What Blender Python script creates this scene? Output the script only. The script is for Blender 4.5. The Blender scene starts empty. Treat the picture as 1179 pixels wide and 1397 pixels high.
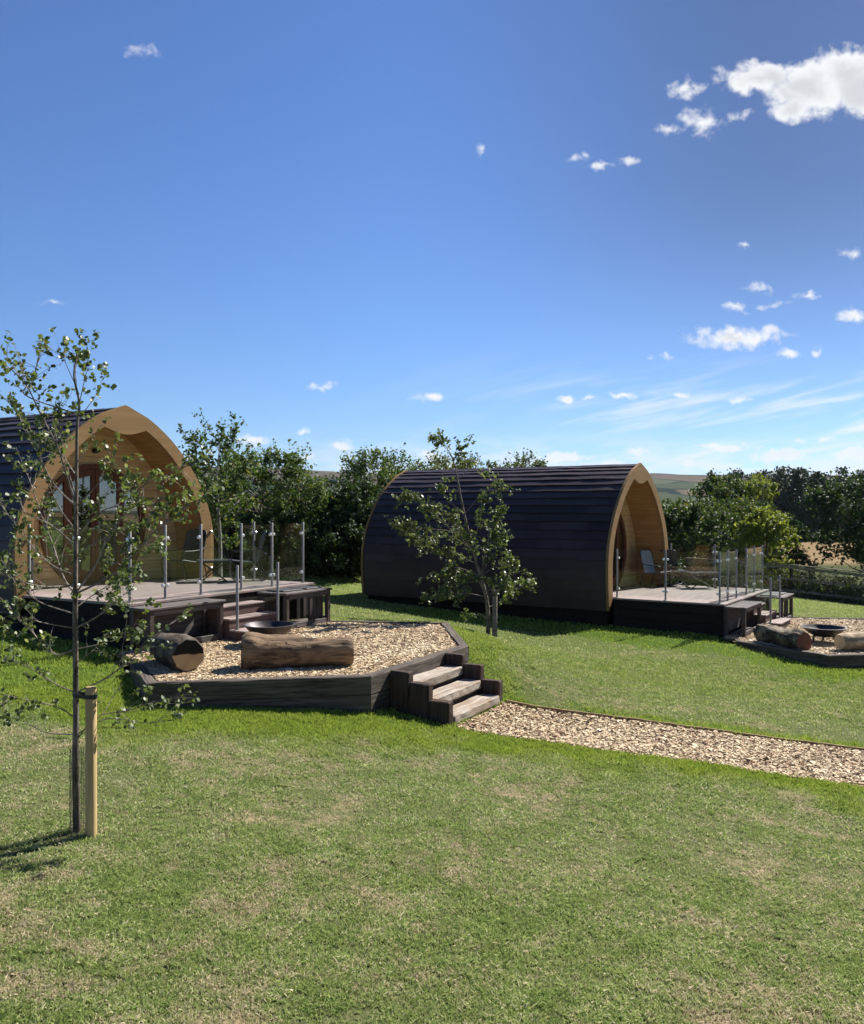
import bpy, bmesh, math, random
import numpy as np
from mathutils import Vector, Matrix

R = math.radians
SC = bpy.context.scene
COL = SC.collection

# ------------------------------------------------------------------ camera, sky, sun, exposure
F_PX, W_PX, HZ = 1180.0, 1179.0, 695.0
cam = bpy.data.cameras.new('camera')
cam.sensor_fit = 'HORIZONTAL'
cam.sensor_width = 36.0
cam.lens = 36.0 * F_PX / W_PX
cam.clip_end = 9000
cam.clip_start = 0.1
cam_o = bpy.data.objects.new('camera', cam)
COL.objects.link(cam_o)
cam_o.location = (0, 0, 0)
cam_o.rotation_euler = (R(90 - 0.17), 0, 0)
SC.camera = cam_o

SUN_AZ, SUN_EL = 46.5, 43.0            # degrees right of the view direction, above the horizon
sun = bpy.data.lights.new('sun', 'SUN')
sun.energy = 5.0
sun.angle = R(0.53)
sun.color = (1.0, 0.955, 0.89)
sun_o = bpy.data.objects.new('sun', sun)
COL.objects.link(sun_o)
sdir = Vector((math.sin(R(SUN_AZ)) * math.cos(R(SUN_EL)), math.cos(R(SUN_AZ)) * math.cos(R(SUN_EL)), math.sin(R(SUN_EL))))
sun_o.rotation_euler = (-sdir).to_track_quat('-Z', 'Y').to_euler()

SC.view_settings.view_transform = 'Standard'
SC.view_settings.look = 'None'
SC.view_settings.exposure = 1.2
SC.view_settings.gamma = 1.0
SC.cycles.max_bounces = 6
SC.cycles.transparent_max_bounces = 24
SC.cycles.transmission_bounces = 4
SC.cycles.diffuse_bounces = 3
SC.cycles.sample_clamp_indirect = 4.0
SC.cycles.use_denoising = True


class NT:
    """small helper for writing node trees"""
    def __init__(self, tree):
        self.t = tree
        tree.nodes.clear()

    def n(self, kind, ins=None, **kw):
        nd = self.t.nodes.new(kind)
        for k, v in kw.items():
            setattr(nd, k, v)
        for k, v in (ins or {}).items():
            s = nd.inputs[k]
            if isinstance(v, bpy.types.NodeSocket):
                self.t.links.new(v, s)
            else:
                s.default_value = v
        return nd

    def math(self, op, a, b=0.0, clamp=False):
        nd = self.n('ShaderNodeMath', {0: a, 1: b}, operation=op, use_clamp=clamp)
        return nd.outputs[0]

    def vmath(self, op, a, b=(0, 0, 0), scale=None):
        ins = {0: a, 1: b}
        nd = self.n('ShaderNodeVectorMath', ins, operation=op)
        if scale is not None:
            nd.inputs['Scale'].default_value = scale
        return nd.outputs['Value'] if op in ('LENGTH', 'DOT_PRODUCT', 'DISTANCE') else nd.outputs['Vector']

    def mix(self, fac, a, b, blend='MIX'):
        nd = self.n('ShaderNodeMix', None, data_type='RGBA', blend_type=blend, clamp_factor=True)
        for k, v in ((0, fac), (6, a), (7, b)):
            if isinstance(v, bpy.types.NodeSocket):
                self.t.links.new(v, nd.inputs[k])
            else:
                if k and len(v) == 3:
                    v = (*v, 1)
                nd.inputs[k].default_value = v
        return nd.outputs[2]

    def ramp(self, fac, stops):
        nd = self.n('ShaderNodeValToRGB', {0: fac})
        e = nd.color_ramp.elements
        while len(e) < len(stops):
            e.new(0.5)
        for q, (p, c) in zip(e, stops):
            q.position = p
            q.color = (*c, 1) if len(c) == 3 else c
        return nd.outputs[0]

    def step(self, v, lo, hi):
        nd = self.n('ShaderNodeMapRange', {0: v, 1: lo, 2: hi, 3: 0.0, 4: 1.0}, interpolation_type='SMOOTHSTEP')
        return nd.outputs[0]

    def noise(self, vec, scale, detail=4, rough=0.55, dist=0.0):
        nd = self.n('ShaderNodeTexNoise', {'Vector': vec, 'Scale': scale, 'Detail': detail, 'Roughness': rough, 'Distortion': dist})
        return nd.outputs[0]


def build_sky():
    w = bpy.data.worlds.new('World')
    SC.world = w
    w.use_nodes = True
    T = NT(w.node_tree)
    sky = T.n('ShaderNodeTexSky', sky_type='NISHITA', sun_disc=False, sun_elevation=R(SUN_EL), sun_rotation=R(SUN_AZ),
              altitude=100.0, air_density=1.0, dust_density=0.15, ozone_density=1.6)
    tc = T.n('ShaderNodeTexCoord')
    d = tc.outputs['Generated']
    sp = T.n('ShaderNodeSeparateXYZ', {0: d})
    yy = T.math('MAXIMUM', sp.outputs[1], 0.05)
    tx = T.math('DIVIDE', sp.outputs[0], yy)
    tz = T.math('DIVIDE', sp.outputs[2], yy)
    p = T.n('ShaderNodeCombineXYZ', {0: tx, 1: tz, 2: 0.0}).outputs[0]
    n1 = T.noise(p, 24.0, 3, 0.5)
    warp = T.n('ShaderNodeTexNoise', {'Vector': p, 'Scale': 34.0, 'Detail': 5.0, 'Roughness': 0.6})
    wv = T.vmath('SCALE', T.vmath('SUBTRACT', warp.outputs['Color'], (0.5, 0.5, 0.5)), scale=0.028)
    pw = T.vmath('ADD', p, wv)
    fine = T.noise(p, 60.0, 7, 0.56, 0.2)
    # clouds, each where the photograph's sky has one: direction, half size, strength
    blobs = [(1105, 122, 78, 46, 2.0), (1155, 98, 64, 42, 2.0), (1040, 108, 72, 26, 1.7), (1180, 120, 66, 48, 2.0), (1085, 150, 42, 24, 1.6),
             (936, 121, 30, 16, 1), (957, 165, 34, 24, .95), (915, 177, 27, 11, .8), (1008, 157, 15, 10, .6),
             (787, 215, 20, 9, .75), (820, 229, 22, 8, .9), (861, 222, 20, 10, .6), (188, 66, 26, 13, .38),
             (656, 203, 8, 6, .4), (1018, 332, 9, 7, .8), (1160, 345, 20, 10, .6), (1033, 392, 22, 9, .7),
             (1100, 402, 19, 8, .8), (1005, 421, 20, 8, .8), (1053, 414, 26, 7, .6), (1160, 431, 27, 12, 1),
             (1010, 461, 78, 20, 1.15), (1075, 485, 21, 9, .8), (1112, 482, 11, 8, .7), (887, 489, 9, 6, .7),
             (910, 482, 10, 7, .75), (75, 415, 17, 5, .55), (440, 529, 27, 6, .75), (586, 543, 32, 9, .85),
             (410, 586, 15, 7, .85), (465, 607, 27, 8, .9), (345, 601, 42, 9, .9), (415, 621, 26, 8, .8),
             (775, 546, 17, 7, .95), (805, 543, 15, 5, .8), (851, 537, 27, 7, .9), (925, 537, 17, 6, .8),
             (990, 609, 60, 9, 1.3), (765, 621, 56, 9, 1.3), (870, 617, 26, 9, 1.3), (1065, 623, 54, 12, 1.4),
             (1168, 619, 44, 13, 1.4), (830, 633, 50, 7, 1.1), (1120, 600, 40, 7, .7), (590, 624, 34, 11, .95), (940, 634, 60, 8, .8), (1010, 545, 30, 5, .5),
             (505, 641, 40, 6, .7), (690, 640, 40, 6, .6)]
    f = None
    for (cx, cy, rx, ry, am) in blobs:
        c = ((cx - 590) / F_PX, (HZ - cy) / F_PX, 0)
        q = T.vmath('MULTIPLY', T.vmath('SUBTRACT', pw, c), (F_PX / rx, F_PX / ry, 0))
        v = T.math('MULTIPLY_ADD', T.vmath('LENGTH', q), -am)
        T.t.nodes[-1].inputs[2].default_value = am
        f = v if f is None else T.math('MAXIMUM', f, v)
    dens = T.math('ADD', f, T.math('MULTIPLY', T.math('SUBTRACT', fine, 0.50), 2.0))
    mask = T.step(dens, 0.0, 0.95)
    # thin streaks low on the right
    r0 = T.n('ShaderNodeMapping', {'Vector': p, 'Rotation': (0, 0, R(-12))}).outputs[0]
    rot = T.n('ShaderNodeMapping', {'Vector': r0, 'Scale': (1.7, 17.0, 1)})
    st = T.noise(rot.outputs[0], 3.0, 8, 0.6, 0.4)
    reg = T.math('MULTIPLY', T.step(tx, -0.15, 0.45), T.step(tz, 0.20, 0.10))
    reg = T.math('MULTIPLY', reg, T.step(tz, 0.0, 0.05))
    cir = T.math('MULTIPLY', T.step(st, 0.44, 0.74), T.math('MULTIPLY', reg, 0.95))
    # low milky cloud bank right at the horizon
    mp = T.n('ShaderNodeMapping', {'Vector': p, 'Scale': (9.0, 34.0, 1)})
    bk = T.noise(mp.outputs[0], 1.6, 8, 0.6, 0.2)
    bank = T.math('MULTIPLY', T.step(bk, 0.38, 0.60), T.math('MULTIPLY', T.step(tz, 0.10, 0.035), T.step(tx, -0.45, 0.15)))
    bank = T.math('MULTIPLY', bank, 0.85)
    m = T.math('MAXIMUM', mask, T.math('MAXIMUM', cir, bank))
    m = T.math('MULTIPLY', m, T.step(sp.outputs[1], 0.1, 0.3))
    # generic small clouds in the half of the sky behind the viewpoint
    core = T.step(T.math('ADD', f, T.math('MULTIPLY', T.noise(p, 14.0, 5, 0.6, 0.6), 2.4)), 1.9, 3.0)
    ccol = T.mix(core, (8.2, 8.3, 8.5, 1), (6.0, 6.15, 6.4, 1))
    low = T.step(tz, 0.12, 0.03)
    ccol = T.mix(low, ccol, (7.4, 7.8, 8.3, 1))
    skyc = T.mix(1.0, sky.outputs[0], (0.565, 0.78, 1.15, 1), 'MULTIPLY')
    # deeper, greyer blue high towards the sun's side, as in the photographed sky
    deep = T.math('MULTIPLY', T.step(tx, -0.10, 0.42), T.step(tz, 0.02, 0.40))
    skyc = T.mix(deep, skyc, T.mix(1.0, skyc, (0.66, 0.56, 0.53, 1), 'MULTIPLY'))
    col = T.mix(m, skyc, ccol)
    bg = T.n('ShaderNodeBackground', {'Color': col, 'Strength': 0.05})
    out = T.n('ShaderNodeOutputWorld', {'Surface': bg.outputs[0]})
    w.cycles.sampling_method = 'MANUAL'
    w.cycles.sample_map_resolution = 512


build_sky()

# ------------------------------------------------------------------ materials
def new_mat(name):
    m = bpy.data.materials.new(name)
    m.use_nodes = True
    return m, NT(m.node_tree)


def finish(T, col, rough=0.7, bump=None, bstr=0.3, bdist=0.01, **kw):
    ins = {'Base Color': col, 'Roughness': rough}
    for k, v in kw.items():
        ins[k.replace('_', ' ')] = v
    if bump is not None:
        b = T.n('ShaderNodeBump', {'Strength': bstr, 'Distance': bdist, 'Height': bump})
        ins['Normal'] = b.outputs[0]
    p = T.n('ShaderNodeBsdfPrincipled', ins)
    T.n('ShaderNodeOutputMaterial', {'Surface': p.outputs[0]})
    return p


def objco(T, scale=(1, 1, 1)):
    tc = T.n('ShaderNodeTexCoord')
    return T.n('ShaderNodeMapping', {'Vector': tc.outputs['Object'], 'Scale': scale}).outputs[0]


def wood_mat(name, c_dark, c_light, axis='X', grain=30.0, rough=0.75, bstr=0.3, patch=0.5, patch_col=None, spec=0.14):
    m, T = new_mat(name)
    s = {'X': (0.05, 1, 1), 'Y': (1, 0.05, 1), 'Z': (1, 1, 0.05)}[axis]
    g = T.noise(objco(T, s), grain, 6, 0.65, 0.6)
    g2 = T.noise(objco(T, s), grain * 4, 3, 0.6)
    big = T.noise(objco(T), 2.3, 4, 0.6)
    gg = T.math('ADD', T.math('MULTIPLY', g, 0.7), T.math('MULTIPLY', g2, 0.3))
    col = T.mix(T.step(gg, 0.33, 0.68), c_dark, c_light)
    if patch_col is not None:
        col = T.mix(T.math('MULTIPLY', T.step(big, 0.46, 0.66), patch), col, patch_col)
    else:
        dk = tuple(v * 0.62 for v in c_dark)
        col = T.mix(T.math('MULTIPLY', T.step(big, 0.5, 0.75), patch), col, dk)
    finish(T, col, rough, gg, bstr, 0.006, Specular_IOR_Level=spec)
    return m


def plain_mat(name, c, rough=0.5, metal=0.0, var=0.12, scale=14, spec=0.5, bstr=0.0):
    m, T = new_mat(name)
    n = T.noise(objco(T), scale, 5, 0.6)
    lo = tuple(max(0, v * (1 - var)) for v in c)
    hi = tuple(min(1, v * (1 + var)) for v in c)
    col = T.mix(T.step(n, 0.3, 0.7), lo, hi)
    rr = T.math('ADD', T.math('MULTIPLY', n, 0.15), rough - 0.07)
    finish(T, col, rr, n if bstr else None, bstr, 0.003, Metallic=metal, Specular_IOR_Level=spec)
    return m


M = {}
M['sleeper_x'] = wood_mat('sleeper_x', (0.022, 0.018, 0.015), (0.15, 0.125, 0.105), 'X', 26, 0.85, 0.7, 0.5, (0.10, 0.08, 0.065))
M['sleeper_y'] = wood_mat('sleeper_y', (0.05, 0.040, 0.032), (0.21, 0.175, 0.140), 'Y', 26, 0.85, 0.7, 0.4, (0.12, 0.09, 0.065))
M['sleeper_z'] = wood_mat('sleeper_z', (0.022, 0.015, 0.012), (0.085, 0.06, 0.048), 'Z', 26, 0.85, 0.7, 0.5, (0.07, 0.035, 0.022))
M['tread'] = wood_mat('tread', (0.14, 0.11, 0.085), (0.46, 0.41, 0.35), 'X', 24, 0.85, 0.6, 0.5, (0.24, 0.16, 0.09))
M['fascia'] = wood_mat('fascia', (0.215, 0.13, 0.055), (0.27, 0.168, 0.075), 'X', 12, 0.55, 0.08, 0.25, (0.20, 0.12, 0.05))
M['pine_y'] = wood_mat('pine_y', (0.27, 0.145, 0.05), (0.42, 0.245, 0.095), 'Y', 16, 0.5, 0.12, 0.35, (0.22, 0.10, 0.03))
M['pine_x'] = wood_mat('pine_x', (0.50, 0.32, 0.14), (0.70, 0.49, 0.25), 'X', 16, 0.5, 0.12, 0.35, (0.40, 0.24, 0.11))
M['door_wood'] = wood_mat('door_wood', (0.09, 0.033, 0.016), (0.165, 0.066, 0.032), 'Z', 18, 0.4, 0.06, 0.3)
M['decking'] = wood_mat('decking', (0.17, 0.132, 0.12), (0.28, 0.235, 0.22), 'X', 22, 0.7, 0.3, 0.4)
M['deck_edge'] = wood_mat('deck_edge', (0.20, 0.15, 0.135), (0.33, 0.265, 0.245), 'X', 22, 0.7, 0.2, 0.3)
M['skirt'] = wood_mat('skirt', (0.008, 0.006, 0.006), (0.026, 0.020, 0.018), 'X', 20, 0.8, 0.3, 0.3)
M['stair'] = wood_mat('stair', (0.07, 0.04, 0.034), (0.15, 0.10, 0.09), 'X', 20, 0.7, 0.2, 0.3)
M['unit'] = wood_mat('unit', (0.055, 0.045, 0.042), (0.16, 0.14, 0.135), 'X', 20, 0.75, 0.3, 0.4)
M['unit_z'] = wood_mat('unit_z', (0.035, 0.026, 0.024), (0.11, 0.088, 0.082), 'Z', 20, 0.75, 0.3, 0.4)
M['fence'] = wood_mat('fence', (0.10, 0.08, 0.065), (0.28, 0.24, 0.20), 'X', 16, 0.85, 0.4, 0.4)
M['stake'] = wood_mat('stake', (0.36, 0.25, 0.115), (0.58, 0.43, 0.22), 'Z', 14, 0.7, 0.25, 0.4, (0.30, 0.22, 0.11))
M['path_edge'] = wood_mat('path_edge', (0.16, 0.10, 0.055), (0.34, 0.24, 0.14), 'X', 20, 0.85, 0.4, 0.5)
M['steel'] = plain_mat('steel', (0.25, 0.24, 0.225), 0.45, 0.35, 0.12, 30)
M['clamp'] = plain_mat('clamp', (0.75, 0.75, 0.76), 0.3, 0.6, 0.06, 40)
M['black_metal'] = plain_mat('black_metal', (0.010, 0.010, 0.011), 0.5, 0.0, 0.3, 30)
M['black_rubber'] = plain_mat('black_rubber', (0.018, 0.018, 0.018), 0.6, 0.0, 0.3, 30)
M['fire_steel'] = plain_mat('fire_steel', (0.05, 0.043, 0.045), 0.5, 0.5, 0.5, 9, 0.5, 0.1)
M['sling_grey'] = plain_mat('sling_grey', (0.30, 0.32, 0.34), 0.7, 0, 0.1, 60)
M['sling_dark'] = plain_mat('sling_dark', (0.03, 0.03, 0.035), 0.6, 0, 0.2, 60)
M['table_top'] = plain_mat('table_top', (0.10, 0.11, 0.12), 0.12, 0.0, 0.1, 10, 0.8)
M['lid'] = plain_mat('lid', (0.012, 0.012, 0.014), 0.65, 0, 0.2, 20)
M['curtain'] = plain_mat('curtain', (0.30, 0.29, 0.27), 0.9, 0, 0.1, 6)
M['stone'] = plain_mat('stone', (0.30, 0.29, 0.27), 0.85, 0, 0.35, 14, 0.3, 0.6)
M['chip_base'] = plain_mat('chip_base', (0.17, 0.115, 0.065), 0.95, 0, 0.5, 40, 0.2, 0.8)


def shingle_mat():
    m, T = new_mat('shingle')
    uv = objco(T, (1, 1, 1))
    sp = T.n('ShaderNodeSeparateXYZ', {0: uv})
    n = T.noise(uv, 160, 3, 0.7)
    n2 = T.noise(uv, 3.2, 4, 0.6)
    col = T.mix(T.step(n, 0.3, 0.7), (0.008, 0.0055, 0.006), (0.056, 0.034, 0.031))
    col = T.mix(T.math('MULTIPLY', T.step(n2, 0.4, 0.7), 0.5), col, (0.012, 0.009, 0.013, 1))
    rn = T.n('ShaderNodeAttribute', attribute_name='rnd')
    col = T.mix(T.math('MULTIPLY', rn.outputs['Fac'], 0.4), col, (0.075, 0.052, 0.052, 1))
    finish(T, col, 0.42, n, 0.5, 0.004, Specular_IOR_Level=0.25)
    return m


M['shingle'] = shingle_mat()


def glass_mat(name, tint, ior, dark=0.0):
    m, T = new_mat(name)
    bf = T.n('ShaderNodeNewGeometry').outputs['Backfacing']   # no total reflection inside the thin pane
    i2 = T.math('ADD', T.math('MULTIPLY', bf, 1.0 / ior - ior), ior)
    fr = T.n('ShaderNodeFresnel', {'IOR': i2})
    tr = T.n('ShaderNodeBsdfTransparent', {'Color': (*tint, 1)})
    gl = T.n('ShaderNodeBsdfGlossy', {'Color': (1, 1, 1, 1), 'Roughness': 0.003})
    mx = T.n('ShaderNodeMixShader', {0: fr.outputs[0], 1: tr.outputs[0], 2: gl.outputs[0]})
    T.n('ShaderNodeOutputMaterial', {'Surface': mx.outputs[0]})
    return m


M['glass'] = glass_mat('glass', (0.94, 0.96, 0.95), 1.34)
M['door_glass'] = glass_mat('door_glass', (0.45, 0.47, 0.48), 2.5)


def leaf_mat(name, c1, c2, c3, trans=0.4, rough=0.45, spec=0.5):
    """c1 dark, c2 light, c3 rare tint; the shade of each leaf comes from its own random number"""
    m, T = new_mat(name)
    a = T.n('ShaderNodeAttribute', attribute_name='rnd').outputs['Fac']
    big = T.noise(objco(T), 1.1, 3, 0.6)
    v = T.math('ADD', T.math('MULTIPLY', a, 0.65), T.math('MULTIPLY', T.step(big, 0.35, 0.65), 0.35))
    col = T.mix(v, c1, c2)
    col = T.mix(T.step(a, 0.90, 0.96), col, c3)
    p = T.n('ShaderNodeBsdfPrincipled', {'Base Color': col, 'Roughness': rough, 'Specular IOR Level': spec})
    tl = T.n('ShaderNodeBsdfTranslucent', {'Color': T.mix(1.0, col, (1.5, 1.5, 0.7, 1), 'MULTIPLY')})
    mx = T.n('ShaderNodeMixShader', {0: trans, 1: p.outputs[0], 2: tl.outputs[0]})
    T.n('ShaderNodeOutputMaterial', {'Surface': mx.outputs[0]})
    return m


M['leaf_sap'] = leaf_mat('leaf_sap', (0.035, 0.058, 0.018), (0.15, 0.19, 0.07), (0.27, 0.29, 0.17), 0.3, 0.45, 0.4)
M['leaf_birch'] = leaf_mat('leaf_birch', (0.035, 0.065, 0.02), (0.10, 0.15, 0.045), (0.18, 0.17, 0.05), 0.32, 0.6, 0.25)
M['leaf_hedge'] = leaf_mat('leaf_hedge', (0.026, 0.048, 0.014), (0.085, 0.125, 0.038), (0.16, 0.155, 0.06), 0.28, 0.6, 0.25)
M['leaf_olive'] = leaf_mat('leaf_olive', (0.045, 0.062, 0.022), (0.13, 0.145, 0.058), (0.22, 0.20, 0.12), 0.3, 0.6, 0.25)
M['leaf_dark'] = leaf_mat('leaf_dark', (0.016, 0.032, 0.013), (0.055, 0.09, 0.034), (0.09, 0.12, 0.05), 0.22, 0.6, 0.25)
M['leaf_conifer'] = leaf_mat('leaf_conifer', (0.010, 0.022, 0.012), (0.035, 0.058, 0.024), (0.07, 0.06, 0.03), 0.12, 0.6)
M['leaf_yellow'] = leaf_mat('leaf_yellow', (0.075, 0.10, 0.018), (0.22, 0.26, 0.05), (0.30, 0.32, 0.10), 0.38, 0.6, 0.25)


def bark_mat(name, c1, c2, scale=(1, 1, 0.3), ns=22, b=0.8):
    m, T = new_mat(name)
    n = T.noise(objco(T, scale), ns, 7, 0.65, 0.8)
    col = T.mix(T.step(n, 0.35, 0.65), c1, c2)
    finish(T, col, 0.85, n, b, 0.01, Specular_IOR_Level=0.3)
    return m


M['bark'] = bark_mat('bark', (0.04, 0.032, 0.026), (0.22, 0.185, 0.15))
M['bark_pale'] = bark_mat('bark_pale', (0.16, 0.14, 0.12), (0.48, 0.45, 0.40))
M['twig'] = bark_mat('twig', (0.10, 0.075, 0.062), (0.34, 0.29, 0.25), (1, 1, 1), 30, 0.3)


def log_mat(name, c1, c2, c3, axis_scale, amt, ns=9):
    m, T = new_mat(name)
    v = objco(T, axis_scale)
    n = T.noise(v, ns, 8, 0.68, 1.2)
    n2 = T.noise(objco(T), 3.1, 4, 0.6, 0.4)
    col = T.mix(T.step(n, 0.35, 0.66), c1, c2)
    col = T.mix(T.math('MULTIPLY', T.step(n2, 0.47, 0.58), amt), col, c3)
    finish(T, col, 0.85, n, 1.0, 0.03, Specular_IOR_Level=0.25)
    return m


M['log_brown'] = log_mat('log_brown', (0.018, 0.011, 0.007), (0.27, 0.18, 0.105), (0.27, 0.17, 0.10), (0.22, 1, 1), 0.35)
M['log_dark'] = log_mat('log_dark', (0.015, 0.012, 0.010), (0.10, 0.075, 0.055), (0.20, 0.16, 0.12), (0.3, 1, 1), 0.4)
M['log_peeled'] = log_mat('log_peeled', (0.014, 0.010, 0.008), (0.09, 0.065, 0.045), (0.34, 0.27, 0.18), (0.4, 1, 1), 0.6, 8)
M['log_pale'] = log_mat('log_pale', (0.28, 0.20, 0.11), (0.62, 0.50, 0.33), (0.14, 0.10, 0.06), (0.3, 1, 1), 0.6, 6)


def endgrain_mat(name, c1, c2, shade_from=None):
    m, T = new_mat(name)
    tc = objco(T)
    sp = T.n('ShaderNodeSeparateXYZ', {0: tc})
    w = T.noise(tc, 5, 4, 0.6)
    r = T.vmath('LENGTH', T.n('ShaderNodeCombineXYZ', {0: 0.0, 1: sp.outputs[1], 2: sp.outputs[2]}).outputs[0])
    ring = T.math('SINE', T.math('MULTIPLY', T.math('ADD', r, T.math('MULTIPLY', w, 0.03)), 520.0))
    col = T.mix(T.math('MULTIPLY_ADD', ring, 0.5), c1, c2)
    col = T.mix(T.math('MULTIPLY', T.step(w, 0.5, 0.7), 0.35), col, tuple(v * 0.6 for v in c1))
    if shade_from is not None:    # shade over the upper cut face, painted into its colour with a ragged border
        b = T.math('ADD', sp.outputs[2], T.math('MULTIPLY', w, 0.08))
        col = T.mix(T.step(b, shade_from, shade_from + 0.015), col, (0.012, 0.010, 0.009, 1))
    finish(T, col, 0.8, w, 0.3, 0.01, Specular_IOR_Level=0.25)
    return m


M['end_tan'] = endgrain_mat('end_tan', (0.36, 0.24, 0.12), (0.50, 0.36, 0.20), shade_from=0.045)
M['end_brown'] = endgrain_mat('end_brown', (0.10, 0.06, 0.035), (0.17, 0.11, 0.07))
M['end_red'] = endgrain_mat('end_red', (0.13, 0.05, 0.035), (0.20, 0.09, 0.06))
M['end_pale'] = endgrain_mat('end_pale', (0.46, 0.34, 0.18), (0.58, 0.45, 0.26))


def chips_mat():
    m, T = new_mat('wood_chips')
    a = T.n('ShaderNodeAttribute', attribute_name='rnd').outputs['Fac']
    col = T.ramp(a, [(0.0, (0.12, 0.07, 0.038)), (0.16, (0.22, 0.135, 0.07)), (0.35, (0.38, 0.27, 0.16)),
                     (0.6, (0.51, 0.40, 0.25)), (0.85, (0.63, 0.53, 0.36)), (1.0, (0.74, 0.65, 0.51))])
    n = T.noise(objco(T), 60, 3, 0.6)
    col = T.mix(T.math('MULTIPLY', T.step(n, 0.45, 0.7), 0.35), col, (0.26, 0.16, 0.085, 1))
    finish(T, col, 0.8, n, 0.2, 0.003, Specular_IOR_Level=0.3)
    return m


M['chips'] = chips_mat()


def turf_colour(T, blade):
    """colour of the lawn at a point; the same patches for the soil sheet and for the blades"""
    tc = T.n('ShaderNodeTexCoord').outputs['Object']
    flat = T.n('ShaderNodeMapping', {'Vector': tc, 'Scale': (1, 1, 0)}).outputs[0]
    lush = T.n('ShaderNodeAttribute', attribute_name='lush').outputs['Fac']
    patch = T.noise(flat, 3.4, 8, 0.70, 0.5)
    patch2 = T.noise(flat, 0.75, 4, 0.6, 0.8)
    dry = T.math('ADD', T.math('MULTIPLY', patch, 0.6), T.math('MULTIPLY', patch2, 0.4))
    fine = T.noise(flat, 19, 8, 0.75)
    if blade:
        a = T.n('ShaderNodeAttribute', attribute_name='rnd').outputs['Fac']
        g = T.mix(a, (0.185, 0.25, 0.06, 1), (0.53, 0.61, 0.22, 1))
        g = T.mix(T.math('MULTIPLY', T.step(fine, 0.42, 0.62), 0.7), g, (0.155, 0.23, 0.065, 1))
        g = T.mix(T.step(a, 0.76, 0.92), g, (0.78, 0.72, 0.50, 1))
        straw = T.mix(a, (0.32, 0.27, 0.16, 1), (0.70, 0.60, 0.42, 1))
        dmask = T.step(T.math('ADD', dry, T.math('MULTIPLY', a, 0.22)), 0.60, 0.75)
        g = T.mix(dmask, g, straw)
        l = T.mix(a, (0.165, 0.235, 0.026, 1), (0.40, 0.48, 0.085, 1))
    else:
        g = T.mix(T.step(fine, 0.35, 0.65), (0.050, 0.060, 0.022, 1), (0.125, 0.13, 0.058, 1))
        g = T.mix(T.step(dry, 0.50, 0.66), g, (0.24, 0.19, 0.11, 1))
        g = T.mix(T.step(dry, 0.62, 0.74), g, (0.16, 0.12, 0.08, 1))
        l = T.mix(fine, (0.035, 0.065, 0.008, 1), (0.085, 0.13, 0.022, 1))
    return T.mix(lush, g, l), fine, flat


def ground_mat():
    m, T = new_mat('lawn_soil')
    col, fine, flat = turf_colour(T, False)
    far = T.n('ShaderNodeAttribute', attribute_name='far').outputs['Fac']
    field = T.n('ShaderNodeAttribute', attribute_name='field').outputs['Fac']
    nf = T.noise(flat, 3.0, 8, 0.7)
    nf3 = T.noise(flat, 0.7, 5, 0.7)
    # beyond the near lawn the blades get too small: the same greens in the sheet
    fl = T.mix(T.step(nf, 0.3, 0.7), (0.10, 0.145, 0.03, 1), (0.20, 0.25, 0.07, 1))
    fl = T.mix(T.math('MULTIPLY', T.step(nf3, 0.5, 0.72), 0.5), fl, (0.24, 0.22, 0.11, 1))
    col = T.mix(far, col, fl)
    st = T.n('ShaderNodeMapping', {'Vector': flat, 'Scale': (0.25, 2.2, 1)}).outputs[0]
    nw = T.noise(st, 1.2, 6, 0.6)
    wheat = T.mix(T.step(nw, 0.3, 0.7), (0.15, 0.10, 0.048, 1), (0.22, 0.155, 0.08, 1))
    pos = T.n('ShaderNodeSeparateXYZ', {0: flat}).outputs[1]
    rough = T.mix(T.step(nf, 0.3, 0.7), (0.022, 0.033, 0.009, 1), (0.075, 0.08, 0.027, 1))
    col = T.mix(T.step(pos, 31.0, 32.5), col, rough)
    col = T.mix(field, col, wheat)
    finish(T, col, 0.95, fine, 0.6, 0.02, Specular_IOR_Level=0.03)
    return m


def grass_mat():
    m, T = new_mat('grass_blades')
    col, _, _ = turf_colour(T, True)
    p = T.n('ShaderNodeBsdfPrincipled', {'Base Color': col, 'Roughness': 0.55, 'Specular IOR Level': 0.35})
    tl = T.n('ShaderNodeBsdfTranslucent', {'Color': col})
    mx = T.n('ShaderNodeMixShader', {0: 0.35, 1: p.outputs[0], 2: tl.outputs[0]})
    T.n('ShaderNodeOutputMaterial', {'Surface': mx.outputs[0]})
    return m


M['ground'] = ground_mat()
M['grass'] = grass_mat()


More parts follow.
